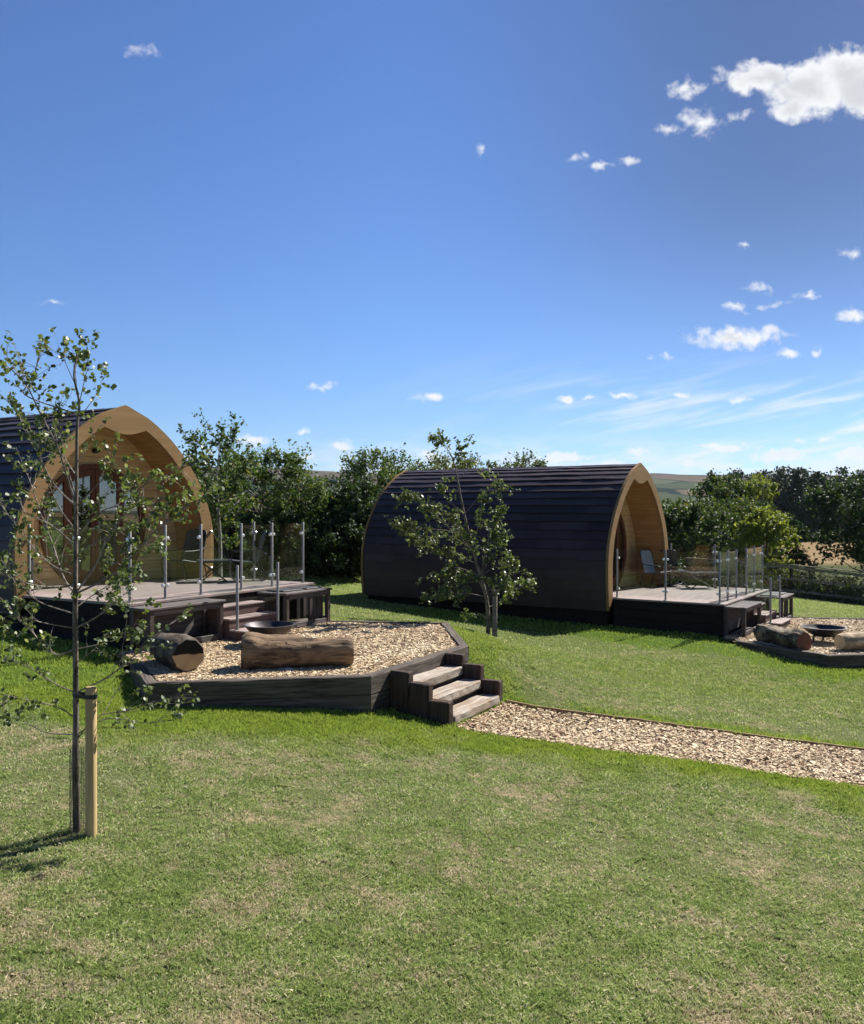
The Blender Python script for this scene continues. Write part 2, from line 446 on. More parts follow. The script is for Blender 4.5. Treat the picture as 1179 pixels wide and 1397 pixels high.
def hills_mat():
    m, T = new_mat('hill_fields')
    geo = T.n('ShaderNodeNewGeometry').outputs['Position']
    sp = T.n('ShaderNodeSeparateXYZ', {0: geo})
    fl = T.n('ShaderNodeMapping', {'Vector': geo, 'Scale': (1, 1, 0)}).outputs[0]
    wp = T.vmath('ADD', fl, T.vmath('SCALE', T.n('ShaderNodeTexNoise', {'Vector': fl, 'Scale': 0.004, 'Detail': 3.0}).outputs['Color'], scale=160.0))
    vo = T.n('ShaderNodeTexVoronoi', {'Vector': wp, 'Scale': 0.0042})
    pick = T.n('ShaderNodeSeparateXYZ', {0: vo.outputs['Color']}).outputs[0]
    nd = T.n('ShaderNodeValToRGB', {0: pick})
    nd.color_ramp.interpolation = 'CONSTANT'
    st = [(0.0, (0.085, 0.058, 0.036)), (0.18, (0.008, 0.014, 0.006)), (0.48, (0.045, 0.055, 0.022)), (0.60, (0.10, 0.075, 0.043)),
          (0.72, (0.009, 0.016, 0.007)), (0.90, (0.065, 0.075, 0.033))]
    e = nd.color_ramp.elements
    while len(e) < len(st):
        e.new(0.5)
    for q, (p_, c) in zip(e, st):
        q.position = p_
        q.color = (*c, 1)
    edge = T.n('ShaderNodeTexVoronoi', {'Vector': wp, 'Scale': 0.0042}, feature='DISTANCE_TO_EDGE').outputs['Distance']
    hw = T.noise(fl, 0.02, 6, 0.7)
    col = T.mix(T.step(edge, 0.05, 0.02), nd.outputs[0], (0.009, 0.015, 0.007, 1))      # hedgerows between fields
    top = T.step(sp.outputs[2], 62.0, 72.0)
    col = T.mix(T.math('MULTIPLY', top, 0.75), col, (0.085, 0.058, 0.038, 1))            # bare ploughland along the crest
    col = T.mix(T.math('MULTIPLY', T.step(hw, 0.4, 0.7), 0.3), col, (0.03, 0.033, 0.016, 1))
    finish(T, col, 0.95, None, Specular_IOR_Level=0.0)
    return m


M['hills'] = hills_mat()


# ------------------------------------------------------------------ mesh helpers
def link(name, me, mat=None, parent=None, smooth=False):
    if mat is not None:
        me.materials.append(M[mat] if isinstance(mat, str) else mat)
    if smooth:
        me.polygons.foreach_set('use_smooth', np.ones(len(me.polygons), bool))
    o = bpy.data.objects.new(name, me)
    COL.objects.link(o)
    if parent is not None:
        o.parent = parent
    return o


def np_mesh(name, V, F, attrs=None):
    """V (n,3); F (m,k) all faces with k corners; attrs {name: per-point float}"""
    me = bpy.data.meshes.new(name)
    V = np.ascontiguousarray(V, np.float32)
    F = np.ascontiguousarray(F, np.int32)
    k = F.shape[1]
    me.vertices.add(len(V))
    me.vertices.foreach_set('co', V.ravel())
    me.loops.add(F.size)
    me.loops.foreach_set('vertex_index', F.ravel())
    me.polygons.add(len(F))
    me.polygons.foreach_set('loop_start', np.arange(len(F), dtype=np.int32) * k)
    me.update(calc_edges=True)
    me.polygons.foreach_set('use_smooth', np.zeros(len(F), bool))
    for a, v in (attrs or {}).items():
        at = me.attributes.new(a, 'FLOAT', 'POINT')
        at.data.foreach_set('value', np.ascontiguousarray(v, np.float32))
    return me


class MB:
    def __init__(self):
        self.v, self.f = [], []

    def add(self, vs, fs):
        b = len(self.v)
        self.v += [tuple(p) for p in vs]
        self.f += [tuple(b + i for i in q) for q in fs]
        return self

    def box(self, lo, hi, bev=0.0, jit=0.0, mat=None):
        """axis box with chamfered edges; jit wears the corners"""
        bm = bmesh.new()
        bmesh.ops.create_cube(bm, size=1)
        c = [(lo[i] + hi[i]) / 2 for i in range(3)]
        s = [abs(hi[i] - lo[i]) for i in range(3)]
        for v in bm.verts:
            v.co = Vector((v.co[i] * s[i] for i in range(3)))
        if jit:
            ln = max(range(3), key=lambda i: s[i])
            n = max(2, int(s[ln] / 0.12))
            ed = [e for e in bm.edges if abs((e.verts[0].co - e.verts[1].co)[ln]) > s[ln] * 0.9]
            bmesh.ops.subdivide_edges(bm, edges=ed, cuts=n, use_grid_fill=True)
        if bev:
            bmesh.ops.bevel(bm, geom=[e for e in bm.edges if len(e.link_faces) == 2 and e.calc_face_angle(0) > 0.7],
                            offset=bev, segments=1, affect='EDGES', clamp_overlap=True)
        if jit:
            for v in bm.verts:
                v.co += Vector([random.uniform(-jit, jit) for _ in range(3)])
        for v in bm.verts:
            v.co += Vector(c)
        if mat is not None:
            bm.transform(mat)
        bm.verts.index_update()
        self.add([v.co[:] for v in bm.verts], [[v.index for v in f.verts] for f in bm.faces])
        bm.free()
        return self

    def beam(self, p, q, w, h, up=(0, 0, 1), bev=0.004, jit=0.0):
        """box from p to q, w across, h along up"""
        p, q = Vector(p), Vector(q)
        x = (q - p).normalized()
        y = Vector(up).cross(x).normalized()
        z = x.cross(y)
        m = Matrix((x, y, z)).transposed().to_4x4()
        m.translation = (p + q) / 2
        L = (q - p).length
        return self.box((-L / 2, -w / 2, -h / 2), (L / 2, w / 2, h / 2), bev, jit, m)

    def tube(self, pts, rad, n=8, caps=True):
        pts = [Vector(p) for p in pts]
        if isinstance(rad, (int, float)):
            rad = [rad] * len(pts)
        rings = []
        t0 = (pts[1] - pts[0]).normalized()
        a = t0.orthogonal().normalized()
        for i, p in enumerate(pts):
            t = (pts[min(i + 1, len(pts) - 1)] - pts[max(i - 1, 0)]).normalized()
            a = (a - t * a.dot(t))
            a = a.normalized() if a.length > 1e-6 else t.orthogonal().normalized()
            b = t.cross(a)
            rings.append([p + (a * math.cos(k * 2 * math.pi / n) + b * math.sin(k * 2 * math.pi / n)) * rad[i] for k in range(n)])
        base = len(self.v)
        for r in rings:
            self.v += [tuple(x) for x in r]
        for i in range(len(pts) - 1):
            for k in range(n):
                k2 = (k + 1) % n
                self.f.append((base + i * n + k, base + i * n + k2, base + (i + 1) * n + k2, base + (i + 1) * n + k))
        if caps:
            self.f.append(tuple(base + k for k in reversed(range(n))))
            self.f.append(tuple(base + (len(pts) - 1) * n + k for k in range(n)))
        return self

    def lathe(self, prof, n=24, c=(0, 0, 0)):
        base = len(self.v)
        for r, z in prof:
            for k in range(n):
                t = 2 * math.pi * k / n
                self.v.append((c[0] + r * math.cos(t), c[1] + r * math.sin(t), c[2] + z))
        for i in range(len(prof) - 1):
            for k in range(n):
                k2 = (k + 1) % n
                self.f.append((base + i * n + k, base + i * n + k2, base + (i + 1) * n + k2, base + (i + 1) * n + k))
        return self

    def prism(self, poly, lo, hi, axis='y'):
        """poly in the two other axes, extruded along axis"""
        def mk(a, b, t):
            return {'y': (a, t, b), 'z': (a, b, t), 'x': (t, a, b)}[axis]
        n = len(poly)
        vs = [mk(a, b, lo) for a, b in poly] + [mk(a, b, hi) for a, b in poly]
        fs = [tuple(range(n)), tuple(reversed(range(n, 2 * n)))]
        fs += [(i, i + n, (i + 1) % n + n, (i + 1) % n) for i in range(n)]
        return self.add(vs, fs)

    def build(self, name, mat=None, parent=None, smooth=False, auto=None):
        me = bpy.data.meshes.new(name)
        me.from_pydata(self.v, [], self.f)
        bm = bmesh.new()
        bm.from_mesh(me)
        bmesh.ops.recalc_face_normals(bm, faces=bm.faces)
        if smooth:
            for f in bm.faces:
                f.smooth = True
            for e in bm.edges:
                if len(e.link_faces) == 2 and e.calc_face_angle(0) > 0.9:
                    e.smooth = False
        bm.to_mesh(me)
        bm.free()
        return link(name, me, mat, parent)


def tag(o, label=None, cat=None, group=None, kind=None):
    if label:
        o['label'] = label
    if cat:
        o['category'] = cat
    if group:
        o['group'] = group
    if kind:
        o['kind'] = kind
    return o


def empty(name, loc, rz=0.0, parent=None):
    o = bpy.data.objects.new(name, None)
    o.empty_display_size = 0.2
    COL.objects.link(o)
    o.location = loc
    o.rotation_euler = (0, 0, rz)
    o.parent = parent
    return o


def kids(o):
    return [c for c in bpy.data.objects if c.parent is o]


def copy_tree(o, parent=None):
    c = o.copy()
    COL.objects.link(c)
    c.parent = parent
    for ch in kids(o):
        copy_tree(ch, c)
    return c


def at_z(px, py, z):
    d = -z / ((py - HZ) / F_PX)
    return Vector(((px - 590) / F_PX * d, d, z))


def at_d(px, py, d):
    return Vector(((px - 590) / F_PX * d, d, (HZ - py) / F_PX * d))


# value noise for numpy
_rs = np.random.RandomState(5)
_LAT = _rs.rand(256, 256)


def vnoise(x, y):
    xi, yi = np.floor(x).astype(int), np.floor(y).astype(int)
    fx, fy = x - xi, y - yi
    fx, fy = fx * fx * (3 - 2 * fx), fy * fy * (3 - 2 * fy)
    g = lambda a, b: _LAT[a % 256, b % 256]
    return (g(xi, yi) * (1 - fx) + g(xi + 1, yi) * fx) * (1 - fy) + (g(xi, yi + 1) * (1 - fx) + g(xi + 1, yi + 1) * fx) * fy


def fbm(x, y, o=4):
    s, a, t = 0, 1.0, 0
    for k in range(o):
        s = s + a * vnoise(x * 2 ** k + 17 * k, y * 2 ** k + 31 * k)
        t += a
        a *= 0.5
    return s / t


# ------------------------------------------------------------------ frames of the two pods
TH1, TH2 = R(30.5), R(33.5)
C1 = Vector((-4.25, 12.17, -1.33))       # near corner of each deck
C2 = Vector((6.15, 18.22, -2.00))


def frame(th):
    return Vector((math.sin(th), math.cos(th), 0)), Vector((math.cos(th), -math.sin(th), 0))


U1, A1 = frame(TH1)
U2, A2 = frame(TH2)


def bed_local(x, y):
    v = Vector((x, y, 0)) - Vector((C1.x, C1.y, 0))
    return (v.dot(U1), v.dot(A1))


BED1 = [(-3.83, 10.96), (-3.22, 9.70), (-0.71, 10.13), (0.53, 12.4), (0.28, 15.0), (-1.9, 15.25), (-2.62, 15.0), (-4.5, 11.9)]
BEDL = [bed_local(*p) for p in BED1]
BED2 = [(6.08, 17.30), (7.12, 15.52)] + [tuple((Vector((C2.x, C2.y, 0)) + U2 * a + A2 * b)[:2]) for a, b in BEDL[2:]]
# chips path from the foot of the timber steps to the right
PATH = [(0.24, 10.02), (0.95, 11.42), (5.05, 10.02), (9.5, 8.3), (9.3, 6.6), (4.38, 8.56)]


def in_poly(x, y, P):
    x, y = np.asarray(x, float), np.asarray(y, float)
    r = np.zeros(x.shape, bool)
    n = len(P)
    for i in range(n):
        x1, y1 = P[i]
        x2, y2 = P[(i + 1) % n]
        if y1 == y2:
            continue
        c = ((y1 > y) != (y2 > y)) & (x < (x2 - x1) * (y - y1) / (y2 - y1) + x1)
        r ^= c
    return r


def dist_poly(x, y, P, closed=True):
    d = np.full(np.shape(x), 1e9)
    n = len(P)
    for i in range(n if closed else n - 1):
        a, b = np.array(P[i]), np.array(P[(i + 1) % n])
        ab = b - a
        t = np.clip(((x - a[0]) * ab[0] + (y - a[1]) * ab[1]) / (ab @ ab), 0, 1)
        d = np.minimum(d, np.hypot(x - a[0] - t * ab[0], y - a[1] - t * ab[1]))
    return d


# ------------------------------------------------------------------ the lie of the land
CTRL = [(0, 0, -2.45), (-4, 2, -2.25), (4, 3, -2.72), (-2.32, 6.15, -2.32), (-3.3, 9.65, -2.22), (-0.65, 10.05, -2.40),
        (0.24, 10.05, -2.54), (0.97, 11.5, -2.58), (4.6, 9.2, -2.79), (9.4, 7.5, -2.98), (0.75, 12.5, -2.20), (0.35, 15.2, -2.03),
        (1.06, 16.06, -2.45), (-1.7, 15.6, -2.0), (-4.1, 10.9, -2.12), (-6.5, 13.2, -1.92), (-9.5, 8.5, -1.85), (-3.0, 17.5, -1.98),
        (2.0, 18.5, -2.62), (-2.2, 23.3, -2.42), (6.1, 17.6, -2.70), (7.1, 15.3, -2.86), (7.9, 15.6, -2.93), (10.3, 20.9, -2.68),
        (9.8, 16.0, -2.95), (12.4, 29.4, -3.0), (14.4, 28.8, -3.24), (3.5, 14.0, -2.78), (3.0, 10.75, -2.70), (2.3, 9.3, -2.665), (-3.4, 27.0, -1.9), (-6.3, 25.6, -1.8),
        (2.0, 28.0, -2.4), (8.0, 30.0, -2.8), (20, 20, -3.5), (18, 8, -3.4), (-16, 18, -1.7), (-16, 34, -1.7), (0, 40, -2.7), (24, 40, -4.0)]
_cx = np.array(CTRL, float)


def _phi(r):
    return np.where(r > 1e-9, r * r * np.log(np.maximum(r, 1e-9)), 0.0)


_n = len(_cx)
_K = _phi(np.hypot(_cx[:, None, 0] - _cx[None, :, 0], _cx[:, None, 1] - _cx[None, :, 1])) + np.eye(_n) * 0.6
_P = np.c_[np.ones(_n), _cx[:, :2]]
_A = np.block([[_K, _P], [_P.T, np.zeros((3, 3))]])
_sol = np.linalg.solve(_A, np.r_[_cx[:, 2], 0, 0, 0])


def H(x, y):
    x, y = np.asarray(x, float), np.asarray(y, float)
    sh = x.shape
    x, y = x.ravel(), y.ravel()
    out = np.empty(len(x))
    for i in range(0, len(x), 60000):
        X, Y = x[i:i + 60000], y[i:i + 60000]
        k = _phi(np.hypot(X[:, None] - _cx[None, :, 0], Y[:, None] - _cx[None, :, 1]))
        z = k @ _sol[:_n] + _sol[_n] + _sol[_n + 1] * X + _sol[_n + 2] * Y
        r = np.hypot(X - 2, Y - 16)
        t = np.clip((r - 26) / 26, 0, 1)
        t = t * t * (3 - 2 * t)
        zf = -4.35 + 2.2 * np.clip((-X + 2) / 30, 0, 1)
        out[i:i + 60000] = np.clip(z, -5.5, -1.2) * (1 - t) + zf * t + (fbm(X * 0.8, Y * 0.8, 3) - 0.5) * 0.05
    return out.reshape(sh)


def Hs(x, y):
    return float(H(np.array([x]), np.array([y]))[0])


def lush(x, y):
    """0..1: long green grass along the chips path, the beds and the shaded foot of the pods"""
    w = (fbm(x * 1.3 + 40, y * 1.3, 4) - 0.5) * 1.1 + (fbm(x * 7, y * 7, 2) - 0.5) * 0.35
    e = [PATH[1], PATH[2], PATH[3]]
    e2 = [PATH[0], PATH[5], PATH[4]]
    l = np.clip((0.62 - dist_poly(x, y, e, False) + w) / 0.45, 0, 1)
    l = np.maximum(l, np.clip((0.95 - dist_poly(x, y, e2, False) + w) / 0.55, 0, 1))
    l = np.maximum(l, np.clip((1.55 - dist_poly(x, y, BED1[:3], False) + w) / 0.75, 0, 1))
    l = np.maximum(l, np.clip((1.9 - dist_poly(x, y, [(-3.9, 10.9), (-7, 12.2), (-12, 14)], False) + w) / 0.6, 0, 1))
    l = np.maximum(l, 0.85 * np.clip((1.1 - dist_poly(x, y, BED1[2:5], False) + w) / 0.5, 0, 1))
    l = np.maximum(l, np.clip((1.5 - dist_poly(x, y, [(0.3, 21), (6.0, 17.3)], False) + w) / 0.5, 0, 1))
    l = np.maximum(l, np.clip((1.2 - dist_poly(x, y, BED2[:4], False) + w) / 0.5, 0, 1))
    l = np.maximum(l, 0.42 * np.clip((y - 10.5) / 3, 0, 1))
    return l


def build_ground():
    def axis(lo, hi, step, far_lo, far_hi):
        a = list(np.arange(lo, hi + 1e-6, step))
        s, x = step, hi
        while x < far_hi:
            s *= 1.16
            x += s
            a.append(x)
        s, x = step, lo
        b = []
        while x > far_lo:
            s *= 1.16
            x -= s
            b.append(x)
        return np.array(b[::-1] + a)
    xs = axis(-13, 17, 0.11, -3000, 3000)
    ys = axis(2, 34, 0.11, -400, 4200)
    X, Y = np.meshgrid(xs, ys)
    x, y = X.ravel(), Y.ravel()
    z = H(x, y)
    for P in (BED1, BED2):
        ins = in_poly(x, y, P) & (dist_poly(x, y, P) > 0.10)
        base = -2.25 if P is BED1 else -2.92
        z = np.where(ins, np.minimum(z, base), z)
    ins = in_poly(x, y, PATH) & (dist_poly(x, y, PATH) > 0.05)
    z = np.where(ins, z - 0.05, z)
    nx, ny = len(xs), len(ys)
    I = np.arange(nx * ny).reshape(ny, nx)
    F = np.stack([I[:-1, :-1], I[:-1, 1:], I[1:, 1:], I[1:, :-1]], -1).reshape(-1, 4)
    field = np.clip((y - 66) / 1.0, 0, 1) * (x > 14) * (y < 140)
    me = np_mesh('lawn', np.c_[x, y, z], F, {'lush': lush(x, y), 'far': np.clip((y - 20) / 8, 0, 1), 'field': field})
    tag(link('lawn', me, 'ground', None, True), kind='structure')


def build_grass():
    rs = np.random.RandomState(11)
    zones = [(3.9, 6.5, 330000, 1.0), (6.5, 10, 400000, 1.2), (10, 16, 270000, 1.9), (16, 30, 200000, 3.0)]
    P = []
    for (d0, d1, n, k) in zones:
        d = np.sqrt(rs.uniform(d0 ** 2, d1 ** 2, n))
        x = rs.uniform(-0.56, 0.56, n) * d
        P.append(np.c_[x, d, np.full(n, k)])
    P = np.concatenate(P)
    x, y, k = P.T
    # tufts: draw blades towards random centres
    jx, jy = (fbm(x * 9, y * 9, 2) - 0.5) * 0.12, (fbm(x * 9 + 50, y * 9 + 9, 2) - 0.5) * 0.12
    x, y = x + jx, y + jy
    keep = ~(in_poly(x, y, BED1) | in_poly(x, y, BED2) | in_poly(x, y, PATH))
    # bare patches
    bare = fbm(x * 1.1 + 7, y * 1.1 + 3, 4) + 0.25 * (fbm(x * 6, y * 6, 2) - 0.5)
    keep &= ~((bare > 0.62) & (rs.rand(len(x)) < 0.65) & (y < 16))
    for C, U, A in ((C1, U1, A1), (C2, U2, A2)):        # none under decks and pods
        vx, vy = x - C.x, y - C.y
        a = vx * U.x + vy * U.y
        b = vx * A.x + vy * A.y
        keep &= ~((a > 0.05) & (a < 4.0) & (b < -0.05) & (b > -9.4))
    x, y, k = x[keep], y[keep], k[keep]
    n = len(x)
    lu = lush(x, y)
    z = H(x, y)
    rnd = np.clip(rs.rand(n) * 0.8 + fbm(x * 5, y * 5, 3) * 0.4 - 0.1, 0, 1)
    h = rs.uniform(0.009, 0.026, n) * (1 + 0.75 * lu) * (0.6 + 0.9 * fbm(x * 3, y * 3, 3)) * np.where(k > 1.5, 1.15, 1.0)
    w = rs.uniform(0.0016, 0.0034, n) * k * (1 - 0.15 * lu)
    th = rs.uniform(0, 2 * np.pi, n)
    lean = rs.uniform(0.1, 1.6, n) * h * (1 - 0.45 * lu)
    la = rs.uniform(0, 2 * np.pi, n)
    dx, dy = np.cos(th) * w, np.sin(th) * w
    V = np.empty((n, 4, 3))
    V[:, 0] = np.c_[x - dx, y - dy, z - 0.004]
    V[:, 1] = np.c_[x + dx, y + dy, z - 0.004]
    mx, my = x + np.cos(la) * lean * 0.35, y + np.sin(la) * lean * 0.35
    V[:, 2] = np.c_[mx + dx * 0.8, my + dy * 0.8, z + h * 0.6]
    V[:, 3] = np.c_[x + np.cos(la) * lean, y + np.sin(la) * lean, z + h]
    F = np.arange(n * 4).reshape(n, 4)
    me = np_mesh('grass', V.reshape(-1, 3), F, {'rnd': np.repeat(rnd, 4), 'lush': np.repeat(lu, 4)})
    tag(link('grass', me, 'grass'), 'short mown lawn grass with dry patches and greener strips', 'grass', kind='stuff')
    print('grass blades', n)


def chip_cloud(name, label, P, zf, n, size, seed, parent=None):
    rs = np.random.RandomState(seed)
    px, py = np.array(P).T
    x = rs.uniform(px.min(), px.max(), n * 3)
    y = rs.uniform(py.min(), py.max(), n * 3)
    ok = in_poly(x, y, P)
    x, y = x[ok][:n], y[ok][:n]
    m = len(x)
    L = rs.gamma(4, size / 4, m).clip(size * 0.35, size * 2.2)
    W = L * rs.uniform(0.35, 0.85, m)
    T_ = rs.uniform(0.003, 0.008, m)
    yaw = rs.uniform(0, 2 * np.pi, m)
    t1, t2 = rs.normal(0, 0.24, m), rs.normal(0, 0.24, m)
    base = np.array([(-1, -.7, -1), (.8, -1, -1), (1, .8, -1), (-.7, 1, -1), (-1, -.7, 1), (.8, -1, 1), (1, .8, 1), (-.7, 1, 1)]) * 0.5
    b = base[None] * np.stack([L, W, T_], -1)[:, None]
    b = b * rs.uniform(0.75, 1.15, (m, 8, 1)) ** np.array([1, 1, 0])
    c, s = np.cos(t1)[:, None], np.sin(t1)[:, None]
    bx, bz = b[..., 0] * c + b[..., 2] * s, -b[..., 0] * s + b[..., 2] * c
    c, s = np.cos(t2)[:, None], np.sin(t2)[:, None]
    by, bz = b[..., 1] * c + bz * s, -b[..., 1] * s + bz * c
    c, s = np.cos(yaw)[:, None], np.sin(yaw)[:, None]
    X = bx * c - by * s + x[:, None]
    Y = bx * s + by * c + y[:, None]
    Z = bz + (zf(x, y) + rs.uniform(0.0, 0.028, m))[:, None]
    F0 = np.array([(0, 3, 2, 1), (4, 5, 6, 7), (0, 1, 5, 4), (1, 2, 6, 5), (2, 3, 7, 6), (3, 0, 4, 7)])
    F = (F0[None] + (np.arange(m) * 8)[:, None, None]).reshape(-1, 4)
    rnd = np.clip(rs.beta(2.0, 1.7, m) * 0.85 + 0.3 * (fbm(x * 2.2, y * 2.2, 3) - 0.5) + 0.08, 0, 1)
    me = np_mesh(name, np.stack([X, Y, Z], -1).reshape(-1, 3), F, {'rnd': np.repeat(rnd, 8)})
    return tag(link(name, me, 'chips', parent), label, 'wood chips', kind='stuff')


def poly_sheet(name, P, zf, mat, thick=0.0):
    """flat grid sheet clipped to a polygon (fan of a dense triangulation)"""
    bm = bmesh.new()
    vs = [bm.verts.new((p[0], p[1], 0)) for p in P]
    bm.faces.new(vs)
    bmesh.ops.triangulate(bm, faces=bm.faces)
    for _ in range(4):
        bmesh.ops.subdivide_edges(bm, edges=bm.edges, cuts=1, use_grid_fill=True)
    co = np.array([v.co[:] for v in bm.verts])
    z = zf(co[:, 0], co[:, 1])
    for v, q in zip(bm.verts, z):
        v.co.z = q
    bmesh.ops.recalc_face_normals(bm, faces=bm.faces)
    me = bpy.data.meshes.new(name)
    bm.to_mesh(me)
    bm.free()
    return link(name, me, mat)


def build_hills():
    xs = np.linspace(-3200, 3600, 240)
    ys = np.linspace(700, 3600, 120)
    X, Y = np.meshgrid(xs, ys)
    t = np.clip((Y - 700) / 1900, 0, 1)
    t = t * t * (3 - 2 * t)
    crest = 112 + 22 * (fbm(X * 0.0011 + 3, Y * 0 + 1.5, 3) - 0.5) * 2 - 0.012 * (X - 700)
    Z = -10 + crest * t + (fbm(X * 0.0022, Y * 0.0022, 4) - 0.5) * 30 * t * (1 - t) * 4 * 0.6
    # scattered tree line bumps
    Z += np.clip(fbm(X * 0.02, Y * 0.02, 3) - 0.55, 0, 1) * 12 * t
    I = np.arange(X.size).reshape(X.shape)
    F = np.stack([I[:-1, :-1], I[:-1, 1:], I[1:, 1:], I[1:, :-1]], -1).reshape(-1, 4)
    me = np_mesh('hills', np.c_[X.ravel(), Y.ravel(), Z.ravel()], F)
    tag(link('hills', me, 'hills', None, True), kind='structure')

# ------------------------------------------------------------------ sleeper beds, chips, path, steps
def inset(P, d):
    """points moved along the mitre by d (positive = to the left of travel)"""
    out = []
    n = len(P)
    for i in range(n):
        a, b, c = Vector(P[i - 1]), Vector(P[i]), Vector(P[(i + 1) % n])
        t1, t2 = (b - a).normalized(), (c - b).normalized()
        n1, n2 = Vector((-t1.y, t1.x)), Vector((-t2.y, t2.x))
        m = (n1 + n2).normalized()
        out.append(b + m * d / max(0.4, m.dot(n1)))
    return out


def build_bed(Pw, top, label, chips_label, seed, rows, nchips):
    """raised bed edged with railway sleepers; Pw runs anticlockwise from the deck's near corner"""
    random.seed(seed)
    root = empty('sleeper_bed', (Pw[0][0], Pw[0][1], top), 0)
    tag(root, label, 'raised bed', 'timber edged chip beds in front of the pods')
    W = 0.14
    inn = inset(Pw, W)
    n = len(Pw)
    ox = Vector((Pw[0][0], Pw[0][1], top))
    for i in range(5):
        a, b = Vector(Pw[i]), Vector(Pw[i + 1])
        ai, bi = inn[i], inn[i + 1]
        z = 0.0
        for k in range(rows[i]):
            hgt = 0.225
            mb = MB()
            e = (0.006 if k % 2 else 0.0)
            L = (b - a).length
            t = (b - a).normalized()
            nn = Vector((-t.y, t.x))
            m = Matrix(((t.x, nn.x, 0), (t.y, nn.y, 0), (0, 0, 1))).to_4x4()
            m.translation = Vector((a.x, a.y, 0))
            s0, s1 = (ai - a).dot(t), (bi - a).dot(t)
            # mitred beam with a few cross sections so that the edges wander
            N = max(3, int(L / 0.18))
            rows_ = []
            for q in range(N + 1):
                f = q / N
                xo = f * L + (0.002 if q == 0 else -0.002 if q == N else 0)
                xi = s0 + (s1 - s0) * f
                j = lambda s=0.005: random.uniform(-s, s)
                c = 0.012
                y0, y1 = e, W
                z1, z0 = -z - 0.004, -z - hgt + 0.006
                pts = [(xo, y0 + j(), z0), (xo, y0 + j(), z1 - c), (xo, y0 + c + j(), z1 + j(.004)), (xi, y1 - c + j(), z1 + j(.004)),
                       (xi, y1, z1 - c), (xi, y1, z0)]
                rows_.append([m @ Vector(p) for p in pts])
            vs = [p - Vector((ox.x, ox.y, 0)) for r in rows_ for p in r]
            fs = []
            for q in range(N):
                for w in range(6):
                    w2 = (w + 1) % 6
                    fs.append((q * 6 + w, q * 6 + w2, (q + 1) * 6 + w2, (q + 1) * 6 + w))
            fs.append(tuple(range(6)))
            fs.append(tuple(N * 6 + w for w in reversed(range(6))))
            # own object whose local x runs along the beam, so that the grain follows it
            o = MB().add([m.inverted() @ (v + Vector((ox.x, ox.y, 0))) for v in vs], fs).build('sleeper', 'sleeper_x', root)
            mm = m.copy()
            mm.translation = Vector((a.x - ox.x, a.y - ox.y, 0))
            o.matrix_local = mm
            z += hgt
    o = poly_sheet('chip_ground', [tuple(p) for p in inset(Pw, W * 0.7)], lambda x, y: np.full(len(x), top - 0.058), 'chip_base')
    tag(o, kind='structure')
    pz = [tuple(p) for p in inset(Pw, W + 0.02)]
    chip_cloud('wood_chips', chips_label, pz, lambda x, y: np.full(len(x), top - 0.055) + 0.02 * fbm(x * 2, y * 2, 2), nchips, 0.031, seed)
    return root


def build_path():
    zf = lambda x, y: H(x, y) - 0.008
    tag(poly_sheet('path', PATH, zf, 'chip_base'), kind='structure')
    P2 = [(0.26, 10.1), (0.95, 11.40), (5.05, 10.00), (9.5, 8.28), (9.3, 6.55), (4.38, 8.51)]
    chip_cloud('wood_chips', 'pale wood chips spread over the path below the timber steps', P2, lambda x, y: H(x, y) - 0.004, 42000, 0.032, 77)
    # thin timber edging board along the far side of the path
    mb = MB()
    E_ = [Vector((0.98, 11.44)), Vector((5.05, 10.05)), Vector((9.5, 8.33))]
    pts = []
    for a, b in zip(E_, E_[1:]):
        n = int((b - a).length / 0.35)
        for i in range(n):
            pts.append(a.lerp(b, i / n))
    pts.append(E_[-1])
    random.seed(3)
    for p, q in zip(pts, pts[1:]):
        z0, z1 = Hs(p.x, p.y) + random.uniform(0.015, 0.022), Hs(q.x, q.y) + 0.02
        mb.beam((p.x, p.y, z0 - 0.03), (q.x, q.y, z1 - 0.03), 0.028, 0.10, bev=0.003)
    tag(mb.build('path_edging', 'path_edge'), 'thin brown timber board edging the far side of the chip path', 'edging board')


def build_steps():
    """three treads of old sleepers between stepped cheeks, against the bed's right front side"""
    A = Vector((-0.71, 10.13))
    e = (Vector((0.53, 12.4)) - A).normalized()
    n = Vector((e.y, -e.x))
    root = empty('timber_steps', (A.x, A.y, -2.6), math.atan2(e.y, e.x))
    tag(root, 'grey weathered timber steps leading from the chip path up to the bed', 'steps')
    # local x along the wall, local -y away from it
    random.seed(8)
    z0 = 2.6
    gz = -2.75
    tops = [-1.955, -2.075, -2.26]
    for x0 in (0.40, 1.83):
        for k, t in enumerate(tops):
            MB().box((x0, -(k + 1) * 0.272 + 0.002, gz + z0), (x0 + 0.125, -k * 0.272 - 0.002, t + z0), 0.012, 0.004).build('cheek_post', 'sleeper_z', root)
    tr = [-2.105, -2.265, -2.435]
    for k, t in enumerate(tr):
        MB().box((0.53, -(k + 1) * 0.272 - 0.012, t - 0.115 + z0), (1.826, -k * 0.272 - 0.008, t + z0), 0.014, 0.005).build('tread', 'tread', root)
        MB().box((0.535, -(k + 1) * 0.272 + 0.03, gz + z0), (1.822, -k * 0.272 - 0.02, t - 0.118 + z0), 0.006, 0.002).build('riser', 'sleeper_x', root)


